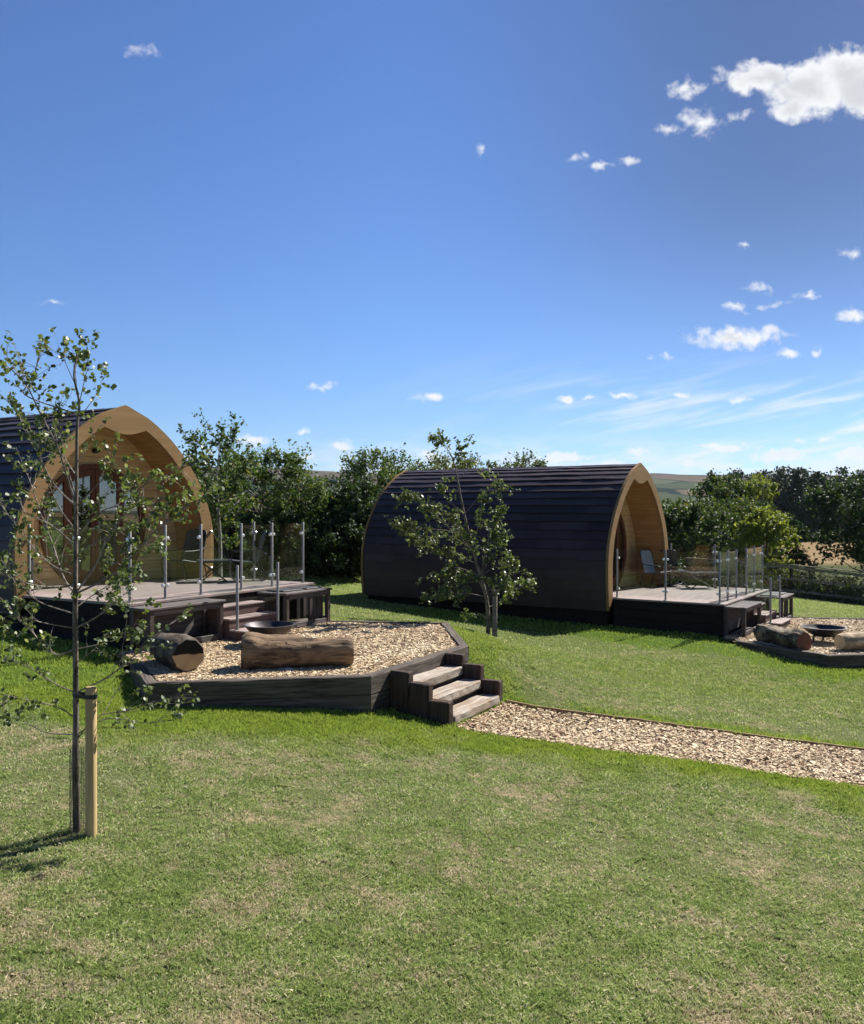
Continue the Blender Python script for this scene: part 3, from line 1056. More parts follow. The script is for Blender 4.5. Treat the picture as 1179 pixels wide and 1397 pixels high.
# ------------------------------------------------------------------ the pod
PROF = [(0, 3.10), (.10, 3.068), (.22, 3.02), (.38, 2.965), (.52, 2.905), (.70, 2.80), (.87, 2.685), (1.02, 2.57), (1.17, 2.44), (1.32, 2.29),
        (1.46, 2.13), (1.60, 1.95), (1.72, 1.77), (1.83, 1.57), (1.92, 1.36), (1.99, 1.15), (2.035, .93), (2.055, .70), (2.055, .45), (2.04, .2),
        (2.02, -.05), (2.0, -.30)]
INN = [(0, 2.635), (.10, 2.64), (.20, 2.66), (.30, 2.69), (.38, 2.715), (.45, 2.735), (.56, 2.67), (.72, 2.565), (.90, 2.42), (1.06, 2.28), (1.20, 2.13),
       (1.33, 1.97), (1.46, 1.80), (1.57, 1.62), (1.67, 1.43), (1.75, 1.22), (1.80, 1.0), (1.83, .75), (1.835, .5), (1.83, .25), (1.82, .0), (1.82, -.02)]
POD_L = 7.0
REC = 0.80


def resample(P, step):
    """points along a polyline every step of arc length"""
    P = [Vector((a, b)) for a, b in P]
    seg = [(q - p).length for p, q in zip(P, P[1:])]
    tot = sum(seg)
    n = int(round(tot / step))
    out = []
    for i in range(n + 1):
        s = tot * i / n
        k = 0
        while k < len(seg) - 1 and s > seg[k]:
            s -= seg[k]
            k += 1
        out.append(P[k].lerp(P[k + 1], min(1, s / seg[k])))
    return out


def width_at(P, z):
    for (a, za), (b, zb) in zip(P, P[1:]):
        if za >= z >= zb:
            t = (za - z) / (za - zb + 1e-9)
            return a + (b - a) * t
    return P[-1][0] if z < P[-1][1] else 0.0


def build_pod():
    root = empty('glamping_pod', (0, 0, 0))
    rs = np.random.RandomState(4)
    # --- shingle courses on both sides
    Q = resample(PROF, 0.232)
    ys = np.arange(0.05, POD_L - 0.02, 0.10)
    ny = len(ys)
    V, F, Rn = [], [], []

    def norm(i, sgn):
        t = (Q[min(i + 1, len(Q) - 1)] - Q[max(i - 1, 0)]).normalized()
        return Vector((-t.y * 1, t.x)) * (1 if -t.y > 0 or True else 1)
    for sgn in (-1, 1):
        for i in range(len(Q) - 1):
            t = (Q[i + 1] - Q[i]).normalized()
            nr = Vector((-t.y, t.x))       # outward for the +x side
            if nr.x < 0 and i > 2:
                nr = -nr
            if i <= 2 and nr.y < 0:
                nr = -nr
            top, bot = Q[i] - t * (0.03 if i else 0), Q[i + 1]
            lift = 0.034 + np.interp(ys, ys[::3], rs.uniform(-0.006, 0.012, len(ys[::3])))
            sag = np.interp(ys, ys[::4], rs.uniform(-0.007, 0.007, len(ys[::4])))
            tile = np.repeat(rs.rand(ny // 12 + 2), 12)[rs.randint(0, 11):][:ny]
            if len(tile) < ny:
                tile = np.r_[tile, np.full(ny - len(tile), tile[-1])]
            b0 = len(V)
            for j, y in enumerate(ys):
                p0 = top + nr * 0.006
                p1 = bot + nr * lift[j] + t * sag[j]
                p2 = bot + nr * 0.001 + t * sag[j]
                for p in (p0, p1, p2):
                    V.append((sgn * p.x, y, p.y))
                    Rn.append(tile[j])
            for j in range(ny - 1):
                for k in range(2):
                    q = (b0 + j * 3 + k, b0 + j * 3 + k + 1, b0 + (j + 1) * 3 + k + 1, b0 + (j + 1) * 3 + k)
                    F.append(q if sgn > 0 else q[::-1])
    me = np_mesh('shingle_roof', np.array(V), np.array(F), {'rnd': np.array(Rn)})
    link('shingle_roof', me, 'shingle', root)
    # ridge capping: overlapping folded pieces
    mb = MB()
    y = 0.05
    while y < POD_L - 0.1:
        L = min(0.5, POD_L - 0.05 - y)
        u = [(-.15, 3.05), (-.08, 3.09), (0, 3.118), (.08, 3.09), (.15, 3.05)]
        l = [(a, b - 0.02) for a, b in reversed(u)]
        lift = random.uniform(0, 0.006)
        mb.prism([(a, b + lift) for a, b in u + l], y + 0.002, y + L)
        y += L
    mb.build('ridge_cap', 'shingle', root)
    # --- sheathing under the courses (closed shell) and boarded porch lining
    sh = [(a * 0.985, b - 0.02) for a, b in PROF]
    inner = [(a, b) for a, b in INN]
    # lining follows the outer profile, 9 cm in
    lin = [(a * 0.94, b - 0.105) for a, b in PROF[:-1]]
    planks = resample(lin, 0.118)

    def grooved(y0, y1, name, mat):
        pts = []
        for p, q in zip(planks, planks[1:]):
            t = (q - p)
            n_ = Vector((-t.y, t.x)).normalized()
            if n_.x * p.x + n_.y * 0.6 < 0:
                n_ = -n_
            g = t.normalized() * 0.006
            pts += [p + g, q - g, q + n_ * 0.007]
        V_, F_ = [], []
        full = [(-p.x, p.y) for p in reversed(pts)] + [(p.x, p.y) for p in pts]
        outr = [(a, b) for a, b in [(-a, b) for a, b in reversed(sh)] + sh[1:]]
        for y in (y0, y1):
            V_ += [(a, y, b) for a, b in full]
        N = len(full)
        for i in range(N - 1):
            F_.append((i, i + 1, i + 1 + N, i + N))
        return link(name, np_mesh(name, np.array(V_), np.array(F_)), mat, root)
    grooved(0.04, POD_L - 0.04, 'porch_lining', 'pine_y')
    mb = MB()
    V_ = []
    full = [(-a, b) for a, b in reversed(sh)] + sh[1:]
    N = len(full)
    for y in (0.04, POD_L - 0.04):
        V_ += [(a, y, b) for a, b in full]
    link('roof_shell', np_mesh('roof_shell', np.array(V_), np.array([(i, i + 1, i + 1 + N, i + N) for i in range(N - 1)])), 'skirt', root)
    # --- front and rear fascia: outer edge a little proud of the shingles, scalloped inner edge
    out = [(a * 1.022, b + 0.045 * max(0, 1 - a / 2.2)) for a, b in PROF]

    def fascia(y0, y1, inn, name):
        nO = resample(out, 0.09)
        nI = [None] * len(nO)
        # pair each outer point with an inner one at the same share of the arc
        tot = len(nO) - 1
        ri = resample(inn, 0.004)
        for k in range(len(nO)):
            nI[k] = ri[int(round(k / tot * (len(ri) - 1)))]
        V_, F_ = [], []
        ring = [(-p.x, p.y) for p in reversed(nO)] + [(p.x, p.y) for p in nO[1:]]
        ringi = [(-p.x, p.y) for p in reversed(nI)] + [(p.x, p.y) for p in nI[1:]]
        N = len(ring)
        for y in (y0, y1):
            V_ += [(a, y, b) for a, b in ring] + [(a, y, b) for a, b in ringi]
        for i in range(N - 1):
            F_ += [(i, i + 1, N + i + 1, N + i), (2 * N + i, 3 * N + i, 3 * N + i + 1, 2 * N + i + 1),
                   (i, 2 * N + i, 2 * N + i + 1, i + 1), (N + i, N + i + 1, 3 * N + i + 1, 3 * N + i)]
        return MB().add(V_, F_).build(name, 'fascia', root)
    fascia(-0.03, 0.035, INN, 'front_fascia')
    fascia(POD_L - 0.03, POD_L + 0.03, INN, 'rear_fascia')
    # --- recessed end wall of horizontal boards around the round door
    CR, CZ = 1.10, 1.03
    lw = lambda z: max(0.0, width_at(lin, z) - 0.004)
    rows = []
    z = 0.0
    wall = MB()
    bh = 0.142
    while z < lin[0][1] - 0.02:
        z1 = min(z + bh - 0.006, lin[0][1] - 0.01)
        steps = 6
        zs = [z + (z1 - z) * i / steps for i in range(steps + 1)]
        rr = CR - 0.02
        cut = [math.sqrt(max(0, rr * rr - (q - CZ) ** 2)) for q in zs]
        if max(cut) <= 0.0:
            poly = [(-lw(q), q) for q in zs] + [(lw(q), q) for q in reversed(zs)]
            wall.prism(poly, REC, REC + 0.03)
        else:
            for s in (-1, 1):
                poly = [(s * cut[i], zs[i]) for i in range(steps + 1)] + [(s * lw(zs[i]), zs[i]) for i in reversed(range(steps + 1))]
                if abs(poly[0][0]) < abs(poly[-1][0]):
                    wall.prism(poly, REC, REC + 0.03)
        z += bh
    wall.build('end_wall', 'pine_x', root)
    # backing behind the board gaps
    bk = MB()
    ring = []
    N = 48
    for i in range(N + 1):
        t = -math.pi / 2 + 2 * math.pi * i / N
        cx_, cz_ = CR * math.cos(t), CZ + CR * math.sin(t)
        # far point on the lining along the same ray
        r = CR
        while True:
            x_, z_ = r * math.cos(t), CZ + r * math.sin(t)
            if z_ < -0.02 or z_ > 2.96 or abs(x_) > lw(z_) or r > 3:
                break
            r += 0.01
        ring.append(((cx_, cz_), (r * math.cos(t), max(-0.02, CZ + r * math.sin(t)))))
    V_ = [(a[0], REC + 0.036, a[1]) for a, b in ring] + [(b[0], REC + 0.036, b[1]) for a, b in ring]
    bk.add(V_, [(i, i + 1, N + 1 + i + 1, N + 1 + i) for i in range(N)])
    bk.build('wall_backing', 'skirt', root)
    # --- round door frame, two leaves, sidelights
    dr = empty('round_doorway', (0, REC, CZ), 0, root)

    def arcband(mb, r0, r1, t0, t1, y0, y1, n):
        po = [(r1 * math.cos(t0 + (t1 - t0) * i / n), r1 * math.sin(t0 + (t1 - t0) * i / n)) for i in range(n + 1)]
        pi = [(r0 * math.cos(t0 + (t1 - t0) * i / n), r0 * math.sin(t0 + (t1 - t0) * i / n)) for i in range(n + 1)]
        for i in range(n):
            mb.prism([po[i], po[i + 1], pi[i + 1], pi[i]], y0, y1)
    mb = MB()
    arcband(mb, CR - 0.075, CR + 0.012, 0, 2 * math.pi, -0.045, 0.05, 56)
    for s in (-1, 1):
        h = math.sqrt((CR - 0.075) ** 2 - 0.62 ** 2)
        mb.box((s * 0.60 - 0.035, -0.03, -h), (s * 0.60 + 0.035, 0.04, h), 0.004)
    mb.build('door_frame', 'door_wood', dr)
    rI = CR - 0.08

    def chord(x):
        return math.sqrt(max(0, rI * rI - x * x))
    for s in (-1, 1):
        # a leaf: stiles, arched head, bottom rail, glass, handle
        x0, x1 = 0.006, 0.56
        leaf = MB()
        sw = 0.078
        nz = 8
        def col(a, b, zl=None):
            xs_ = [a + (b - a) * i / 4 for i in range(5)]
            leaf.prism([(s * x, chord(x) - 0.004) for x in xs_] + [(s * x, -chord(x) + 0.004) for x in reversed(xs_)], -0.028, 0.026)
        col(x0, x0 + sw)
        col(x1 - sw, x1)
        xs_ = [x0 + sw + (x1 - x0 - 2 * sw) * i / 6 for i in range(7)]
        leaf.prism([(s * x, chord(x) - 0.004) for x in xs_] + [(s * x, chord(x) - 0.12) for x in reversed(xs_)], -0.026, 0.024)
        leaf.prism([(s * x, -chord(x) + 0.22) for x in xs_] + [(s * x, -chord(x) + 0.004) for x in reversed(xs_)], -0.026, 0.024)
        lo = leaf.build('door_leaf', 'door_wood', dr)
        g = MB()
        g.prism([(s * x, chord(x) - 0.118) for x in xs_] + [(s * x, -chord(x) + 0.218) for x in reversed(xs_)], -0.006, 0.006)
        g.build('glass_pane', 'door_glass', dr)
        # sidelight
        x0, x1 = 0.64, rI - 0.01
        xs_ = [x0 + (x1 - x0) * i / 8 for i in range(9)]
        MB().prism([(s * x, chord(x)) for x in xs_] + [(s * x, -chord(x)) for x in reversed(xs_)], -0.006, 0.006).build('glass_pane', 'door_glass', dr)
    MB().box((0.035, -0.07, -0.12), (0.06, -0.03, 0.10), 0.004).tube([(0.047, -0.07, 0.02), (0.047, -0.085, 0.02), (0.16, -0.085, 0.02)], 0.008, 6).build('door_handle', 'steel', dr)
    # sun blind hanging inside the glass, low
    for s in (-1, 1):
        mb = MB()
        k = 26
        pts = [(s * (0.60 + 0.014 * i), 0.16 + 0.03 * math.sin(i * 1.7)) for i in range(k)]
        V_ = [(x, y, -0.95) for x, y in pts] + [(x, y, 0.92) for x, y in pts]
        link('curtain', np_mesh('curtain', np.array(V_), np.array([(i, i + 1, k + i + 1, k + i) for i in range(k - 1)])), 'curtain', dr, True)
    # small black lamp over the door
    MB().box((-0.05, REC - 0.03, 2.335), (0.05, REC - 0.002, 2.42), 0.008).box((-0.075, REC - 0.13, 2.35), (0.03, REC - 0.03, 2.395), 0.01).build('wall_lamp', 'lid', root)
    # interior floor and rear wall
    MB().box((-1.86, REC + 0.04, -0.03), (1.86, POD_L - 0.1, -0.005)).build('inner_floor', 'pine_x', root)
    full = [(-a, b) for a, b in reversed(lin)] + lin[1:]
    MB().prism(full, POD_L - 0.1, POD_L - 0.06).build('rear_wall', 'pine_x', root)
    # base frame below the floor, set back
    mb = MB()
    for s in (-1, 1):
        mb.box((s * 1.90 - 0.03, 0.08, -1.15), (s * 1.90 + 0.03, POD_L - 0.08, -0.18), 0.004)
    mb.box((-1.86, 0.09, -1.15), (1.86, 0.14, -0.06), 0.004)
    mb.box((-1.86, POD_L - 0.14, -1.15), (1.86, POD_L - 0.09, -0.06), 0.004)
    mb.build('base_skirt', 'skirt', root)
    return root


# ------------------------------------------------------------------ deck with glass balustrade and stairs
DECK_W, DECK_D = 4.10, 2.45
POSTS_U = [0.09, 0.74, 1.46, 2.36, 3.12, 3.96]
POST_H = 1.10


def build_deck():
    """local x along the front edge, local +y back towards the pod, z 0 at the walking surface"""
    root = empty('timber_deck', (0, 0, 0))
    random.seed(21)
    mb = MB()
    y = 0.012
    w = 0.138
    while y < DECK_D + 0.62:
        inside = y > DECK_D - 0.05
        x0, x1 = (0.17, 3.73) if inside else (0.0, DECK_W)
        y1 = min(y + w, DECK_D + 0.77)
        mb.box((x0 + random.uniform(0, .003), y, -0.028 + random.uniform(-.001, .001)), (x1, y1, random.uniform(-.0015, .0015)), 0.003)
        y += w + 0.006
    mb.build('deck_boards', 'decking', root)
    mb = MB()
    mb.box((-0.022, -0.024, -0.034), (DECK_W + 0.022, 0.009, 0.003), 0.003)
    mb.box((-0.022, 0.012, -0.034), (-0.003, DECK_D - 0.02, 0.003), 0.003)
    mb.box((DECK_W + 0.003, 0.012, -0.034), (DECK_W + 0.022, DECK_D - 0.02, 0.003), 0.003)
    mb.build('deck_edge_trim', 'deck_edge', root)
    # skirt: boards stood around the deck, down into the ground
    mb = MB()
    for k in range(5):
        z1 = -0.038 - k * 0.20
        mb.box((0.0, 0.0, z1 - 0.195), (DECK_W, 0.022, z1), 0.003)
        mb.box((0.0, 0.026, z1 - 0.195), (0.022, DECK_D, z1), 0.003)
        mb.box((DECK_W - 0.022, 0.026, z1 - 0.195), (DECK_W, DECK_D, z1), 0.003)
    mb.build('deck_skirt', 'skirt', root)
    corner = MB().box((-0.016, -0.022, -1.0), (0.07, 0.0, -0.04), 0.004)
    corner.build('corner_board', 'unit_z', root)

    def post(x, y, z=0.0, h=POST_H, clamps=()):
        p = MB()
        p.lathe([(0.045, 0.0), (0.045, 0.008), (0.022, 0.012), (0.0212, 0.02), (0.0212, h - 0.004), (0.018, h), (0.0, h)], 16, (x, y, z))
        po = p.build('post', 'steel', root, True)
        for (dx, dy) in clamps:
            for hz in (0.20, 0.90):
                c = MB()
                a = Vector((x, y, z + hz))
                d = Vector((dx, dy, 0))
                nrm = Vector((-dy, dx, 0))
                # D shaped glass clamp: short fat disc
                pts = []
                for t in (-0.019, -0.016, 0.016, 0.019):
                    pts.append(a + d * 0.042 + nrm * t)
                c.tube(pts, [0.022, 0.027, 0.027, 0.022], 12)
                c.box((-0.004, -0.013, -0.022), (0.030, 0.013, 0.022), 0.004, 0,
                      Matrix.Translation(a + d * 0.014) @ Matrix(((d.x, nrm.x, 0), (d.y, nrm.y, 0), (0, 0, 1))).to_4x4())
                c.build('glass_clamp', 'clamp', po, True)
        return po

    def panel(p, q, z0=0.07, z1=1.07, name='glass_panel', slope=0.0):
        p, q = Vector((p[0], p[1], 0)), Vector((q[0], q[1], 0))
        d = (q - p).normalized()
        p, q = p + d * 0.032, q - d * 0.032
        n_ = Vector((-d.y, d.x, 0)) * 0.005
        vs = []
        for s in (-1, 1):
            vs += [p + n_ * s + Vector((0, 0, z0)), q + n_ * s + Vector((0, 0, z0 - slope)), q + n_ * s + Vector((0, 0, z1 - slope)), p + n_ * s + Vector((0, 0, z1))]
        fs = [(0, 1, 2, 3), (7, 6, 5, 4), (0, 4, 5, 1), (1, 5, 6, 2), (2, 6, 7, 3), (3, 7, 4, 0)]
        return MB().add(vs, fs).build(name, 'glass', root)
    Y0 = 0.11
    U = POSTS_U
    yb = [Y0, 1.28, 2.42]
    post(U[0], Y0, clamps=[(1, 0), (0, 1)])
    post(U[1], Y0, clamps=[(-1, 0), (1, 0)])
    post(U[2], Y0, clamps=[(-1, 0)])
    post(U[3], Y0, clamps=[(1, 0)])
    post(U[4], Y0, clamps=[(-1, 0), (1, 0)])
    post(U[5], Y0, clamps=[(-1, 0), (0, 1)])
    panel((U[0], Y0), (U[1], Y0))
    panel((U[1], Y0), (U[2], Y0))
    panel((U[3], Y0), (U[4], Y0))
    panel((U[4], Y0), (U[5], Y0))
    for x in (U[0], U[5]):
        post(x, yb[1], clamps=[(0, -1), (0, 1)])
        post(x, yb[2] - (0.02 if x < 1 else 0), clamps=[(0, -1)])
        panel((x, yb[0]), (x, yb[1]))
        panel((x, yb[1]), (x, yb[2]))
    # stairs
    st = empty('stairs', (0, 0, 0), 0, root)
    zt = [-0.168, -0.335, -0.50]
    X0, X1 = 1.40, 2.50
    for k, z in enumerate(zt):
        ya, yb2 = -0.024 - (k + 1) * 0.255, -0.024 - k * 0.255
        if k == 2:
            ya -= 0.05
        m_ = MB()
        m_.box((X0, ya - 0.018, z - 0.026), (X1, (ya + yb2) / 2 - 0.003, z), 0.004)
        m_.box((X0, (ya + yb2) / 2 + 0.003, z - 0.026), (X1, yb2 - 0.003, z), 0.004)
        m_.build('stair_tread', 'deck_edge', st)
        MB().box((X0 + 0.006, ya, z - 0.72 if k == 2 else z - 0.20), (X1 - 0.006, ya + 0.02, z - 0.029), 0.003).build('stair_riser', 'stair', st)
    for x in (X0 + 0.004, X1 - 0.03):
        s_ = MB()
        poly = [(-0.026, -0.2), (-0.026, zt[0] - 0.03), (-0.276, zt[0] - 0.03), (-0.276, zt[1] - 0.03), (-0.53, zt[1] - 0.03), (-0.53, zt[2] - 0.03),
                (-0.806, zt[2] - 0.03), (-0.806, -1.1), (-0.026, -1.1)]
        s_.prism([(a, b) for a, b in poly], x, x + 0.024, 'x')
        s_.build('stair_side', 'stair', st)
    # bottom newels and sloping glass
    yn = -0.62
    for x, xt in ((1.49, U[2]), (2.42, U[3])):
        po = post(x, yn, zt[2], 0.98, clamps=[])
        panel((xt, Y0 - 0.02), (x, yn), 0.10, 0.86, 'stair_glass', slope=0.36)
    return root


# ------------------------------------------------------------------ timber kitchen stands beside the stairs
def build_stand(kind):
    """x 0..L along the deck front, front face at -y"""
    L, D, Ht = (1.42, 0.42, 0.66) if kind == 'open' else (1.18, 0.62, 0.66)
    root = empty('timber_stand', (0, 0, 0))
    random.seed(5)
    mb = MB()
    n = 3 if kind == 'open' else 4
    for i in range(n):
        y0, y1 = -D + i * D / n, -D + (i + 1) * D / n - 0.006
        mb.box((-0.03, y0 - (0.02 if i == 0 else 0), Ht - 0.035), (L + 0.03, y1, Ht + random.uniform(-.002, .002)), 0.006, 0.001)
    mb.build('worktop', 'unit', root)
    s = 0.075
    for x in (0, L - s):
        for y in (-D, -s - 0.004):
            MB().box((x, y, -0.16), (x + s, y + s, Ht - 0.038), 0.006).build('leg', 'unit_z', root)
    # arched braces as thin quarter boards in the front
    def brace(xa, dirn, y, h=Ht - 0.04, r=0.16):
        pts = [(xa, h)] + [(xa + dirn * (r - r * math.cos(t)) if False else xa + dirn * r * (1 - math.sin(t)), h - r * (1 - math.cos(t))) for t in [i * math.pi / 2 / 6 for i in range(7)]]
        MB().prism(pts, y, y + 0.03).build('brace', 'unit_z', root)
    brace(s, 1, -D + 0.02)
    brace(L - s, -1, -D + 0.02)
    MB().box((s, -D + 0.012, Ht - 0.115), (L - s, -D + 0.05, Ht - 0.040), 0.004).build('top_rail', 'unit', root)
    MB().box((s + 0.002, -D + 0.01, 0.07), (L - s - 0.002, -D + 0.055, 0.15), 0.005).build('bottom_rail', 'unit', root)
    mb = MB()
    for i in range(3):
        mb.box((s, -D + 0.06 + i * (D - 0.16) / 3, 0.085), (L - s, -D + 0.05 + (i + 1) * (D - 0.16) / 3, 0.105), 0.003)
    mb.build('shelf', 'unit', root)
    mb = MB()
    if kind == 'closed':
        MB().box((L * 0.53, -D + 0.012, 0.152), (L * 0.53 + 0.07, -D + 0.05, Ht - 0.118), 0.004).build('centre_post', 'unit_z', root)
        k = 4
        for i in range(k):
            a = L * 0.53 + 0.074 + i * (L - s - L * 0.53 - 0.078) / k
            b = L * 0.53 + 0.074 + (i + 1) * (L - s - L * 0.53 - 0.078) / k - 0.004
            mb.box((a, -D + 0.10, 0.11), (b, -D + 0.118, Ht - 0.04), 0.002)
        mb.build('board_door', 'unit_z', root)
        MB().box((s, -s - 0.02, 0.11), (L * 0.35, -s - 0.006, Ht - 0.04), 0.002).build('back_board', 'unit_z', root)
        for y in (-D + 0.01, -0.05):
            pass
        MB().box((s + 0.05, -D + 0.10, 0.108), (L * 0.5, -0.12, 0.125), 0.003).build('inner_shelf', 'unit', root)
        # black hob covers lying on the top
        li = MB()
        li.box((0.12, -D + 0.16, Ht + 0.004), (0.62, -0.08, Ht + 0.024), 0.006)
        li.build('hob_lid', 'lid', root)
        MB().box((0.70, -D + 0.14, Ht + 0.004), (1.14, -0.05, Ht + 0.022), 0.006).build('hob_lid', 'lid', root)
        MB().box((L - 0.012, -D + s + 0.01, 0.10), (L - 0.002, -s - 0.01, 0.17), 0.002).build('side_rail', 'unit', root)
    else:
        mb.box((s, -0.03, 0.11), (L - s, -0.012, Ht - 0.04), 0.002)
        mb.build('back_board', 'unit', root)
    return root


# ------------------------------------------------------------------ garden furniture
def rounded(w, h, r, n=5):
    pts = []
    for cx_, cy_, a0 in ((w / 2 - r, h - r, 0), (-w / 2 + r, h - r, 90), (-w / 2 + r * .5, r * .5, 180), (w / 2 - r * .5, r * .5, 270)):
        rr = r if a0 < 180 else r * 0.5
        for i in range(n + 1):
            t = R(a0 + 90 * i / n)
            pts.append((cx_ + rr * math.cos(t), cy_ + rr * math.sin(t)))
    return pts


def build_chair(fabric):
    """sling armchair on bent tube runners; faces local -y"""
    root = empty('garden_chair', (0, 0, 0))
    W = 0.52
    tilt = R(14)
    bm_pts = rounded(W - 0.03, 0.62, 0.09)
    # back
    def back(p, off):
        x, h = p
        cup = 0.035 * (1 - (2 * x / W) ** 2)
        return (x, 0.20 + math.sin(tilt) * h + cup * 1 + off * math.cos(tilt), 0.33 + math.cos(tilt) * h - off * math.sin(tilt))
    grid = MB()
    nu, nv = 10, 12
    V_, F_ = [], []
    for off in (0.0, 0.008):
        for j in range(nv + 1):
            h = 0.62 * j / nv
            hw = (W - 0.03) / 2
            if h > 0.53:
                hw -= 0.09 - math.sqrt(max(0, 0.09 ** 2 - (h - 0.53) ** 2))
            for i in range(nu + 1):
                V_.append(back((-hw + 2 * hw * i / nu, h), off))
    m_ = (nu + 1) * (nv + 1)
    for j in range(nv):
        for i in range(nu):
            a = j * (nu + 1) + i
            F_ += [(a, a + 1, a + nu + 2, a + nu + 1), (m_ + a, m_ + a + nu + 1, m_ + a + nu + 2, m_ + a + 1)]
    grid.add(V_, F_).build('backrest', fabric, root, True)
    # seat sling sags
    V_, F_ = [], []
    for off in (0.0, 0.008):
        for j in range(9):
            y = 0.21 - 0.50 * j / 8
            for i in range(nu + 1):
                x = -W / 2 + 0.02 + (W - 0.04) * i / nu
                V_.append((x, y, 0.335 + 0.06 * j / 8 - 0.03 * (1 - (2 * x / W) ** 2) * math.sin(math.pi * j / 8) - off))
    m_ = (nu + 1) * 9
    for j in range(8):
        for i in range(nu):
            a = j * (nu + 1) + i
            F_ += [(a, a + 1, a + nu + 2, a + nu + 1), (m_ + a, m_ + a + nu + 1, m_ + a + nu + 2, m_ + a + 1)]
    MB().add(V_, F_).build('seat', fabric, root, True)
    fr = MB()
    # hoop round the back
    hoop = [back(p, 0.004) for p in [(-W / 2 + .005, 0)] + [(-W / 2 + .005, 0.3)] + [(-W / 2 + .005, 0.52)] +
            [(-W / 2 + .005 + .09 * (1 - math.cos(R(t))), 0.53 + .09 * math.sin(R(t))) for t in (30, 60, 90)] +
            [(W / 2 - .005 - .09 * (1 - math.cos(R(t))), 0.53 + .09 * math.sin(R(t))) for t in (90, 60, 30)] + [(W / 2 - .005, 0.52), (W / 2 - .005, 0.3), (W / 2 - .005, 0)]]
    fr.tube(hoop, 0.011, 8)
    for s in (-1, 1):
        x = s * W / 2
        fr.tube([(x, 0.22, 0.33), (x, -0.02, 0.345), (x, -0.27, 0.39), (x, -0.31, 0.38), (x, -0.32, 0.34), (x, -0.24, 0.06), (x, -0.21, 0.018), (x, -0.17, 0.013),
                 (x, 0.28, 0.013), (x, 0.33, 0.02), (x, 0.34, 0.06), (x, 0.26, 0.33)], 0.011, 8)
        fr.tube([(x, 0.335, 0.62), (x, 0.18, 0.56), (x, -0.05, 0.545), (x, -0.22, 0.55), (x, -0.27, 0.52), (x, -0.27, 0.40)], 0.011, 8)
    fr.tube([(-W / 2, -0.28, 0.392), (W / 2, -0.28, 0.392)], 0.010, 8)
    fr.tube([(-W / 2, 0.22, 0.33), (W / 2, 0.22, 0.33)], 0.010, 8)
    fr.tube([(-W / 2, 0.30, 0.013), (W / 2, 0.30, 0.013)], 0.010, 8)
    fr.build('frame', 'black_metal', root, True)
    return root


def build_table(w=0.5, d=0.5, h=0.38, name='side_table', top='table_top'):
    root = empty(name, (0, 0, 0))
    pts = [(x, y) for x, y in rounded(w, d, 0.06)]
    MB().prism([(x, y - d / 2) for x, y in pts], h - 0.022, h, 'z').build('tabletop', top, root)
    fr = MB()
    ring = [Vector((x, y - d / 2, h - 0.034)) for x, y in pts]
    fr.tube(ring + [ring[0]], 0.013, 6)
    a, b = w / 2 - 0.05, d / 2 - 0.03
    for sy in (-1, 1):
        fr.tube([(-a, sy * b, h - 0.03), (a * 0.2, sy * b, 0.16), (a, sy * b, 0.014), (a - 0.10, sy * b, 0.010)], 0.0125, 6)
        fr.tube([(a, sy * (b - 0.03), h - 0.03), (-a * 0.2, sy * (b - 0.03), 0.16), (-a, sy * (b - 0.03), 0.014), (-a + 0.10, sy * (b - 0.03), 0.010)], 0.0125, 6)
    for x in (-a, a):
        fr.tube([(x, -b, 0.012), (x, b, 0.012)], 0.0125, 6)
    fr.build('cross_legs', 'black_metal', root, True)
    return root


def build_firebowl(r):
    root = empty('fire_bowl', (0, 0, 0))
    prof = []
    for i in range(9):
        t = i / 8 * R(62)
        prof.append((r * math.sin(t) / math.sin(R(62)), 0.11 + 0.20 * (1 - math.cos(t)) / (1 - math.cos(R(62)))))
    prof += [(r + 0.025, 0.315), (r + 0.025, 0.305)]
    inn = [(max(0, a - 0.008), b + 0.007) for a, b in reversed(prof[:-2])]
    o = MB().lathe([(a, b) for a, b in prof[:-1]] + inn, 40)
    o.build('bowl', 'fire_steel', root, True)
    for k in range(3):
        t = 2 * math.pi * k / 3 + 0.5
        x, y = math.cos(t) * r * 0.52, math.sin(t) * r * 0.52
        MB().tube([(x * 1.0, y * 1.0, 0.17), (x * 1.15, y * 1.15, 0.0)], [0.022, 0.018], 8).build('leg', 'fire_steel', root)
    for s in (-1, 1):
        MB().tube([(s * r, -0.06, 0.28), (s * (r + 0.05), -0.05, 0.285), (s * (r + 0.06), 0, 0.285), (s * (r + 0.05), 0.05, 0.285), (s * r, 0.06, 0.28)], 0.007, 6).build('handle', 'fire_steel', root)
    MB().lathe([(r * 0.0, 0.155), (r * 0.35, 0.15), (r * 0.5, 0.135)], 14).build('ash', 'chip_base', root)
    return root


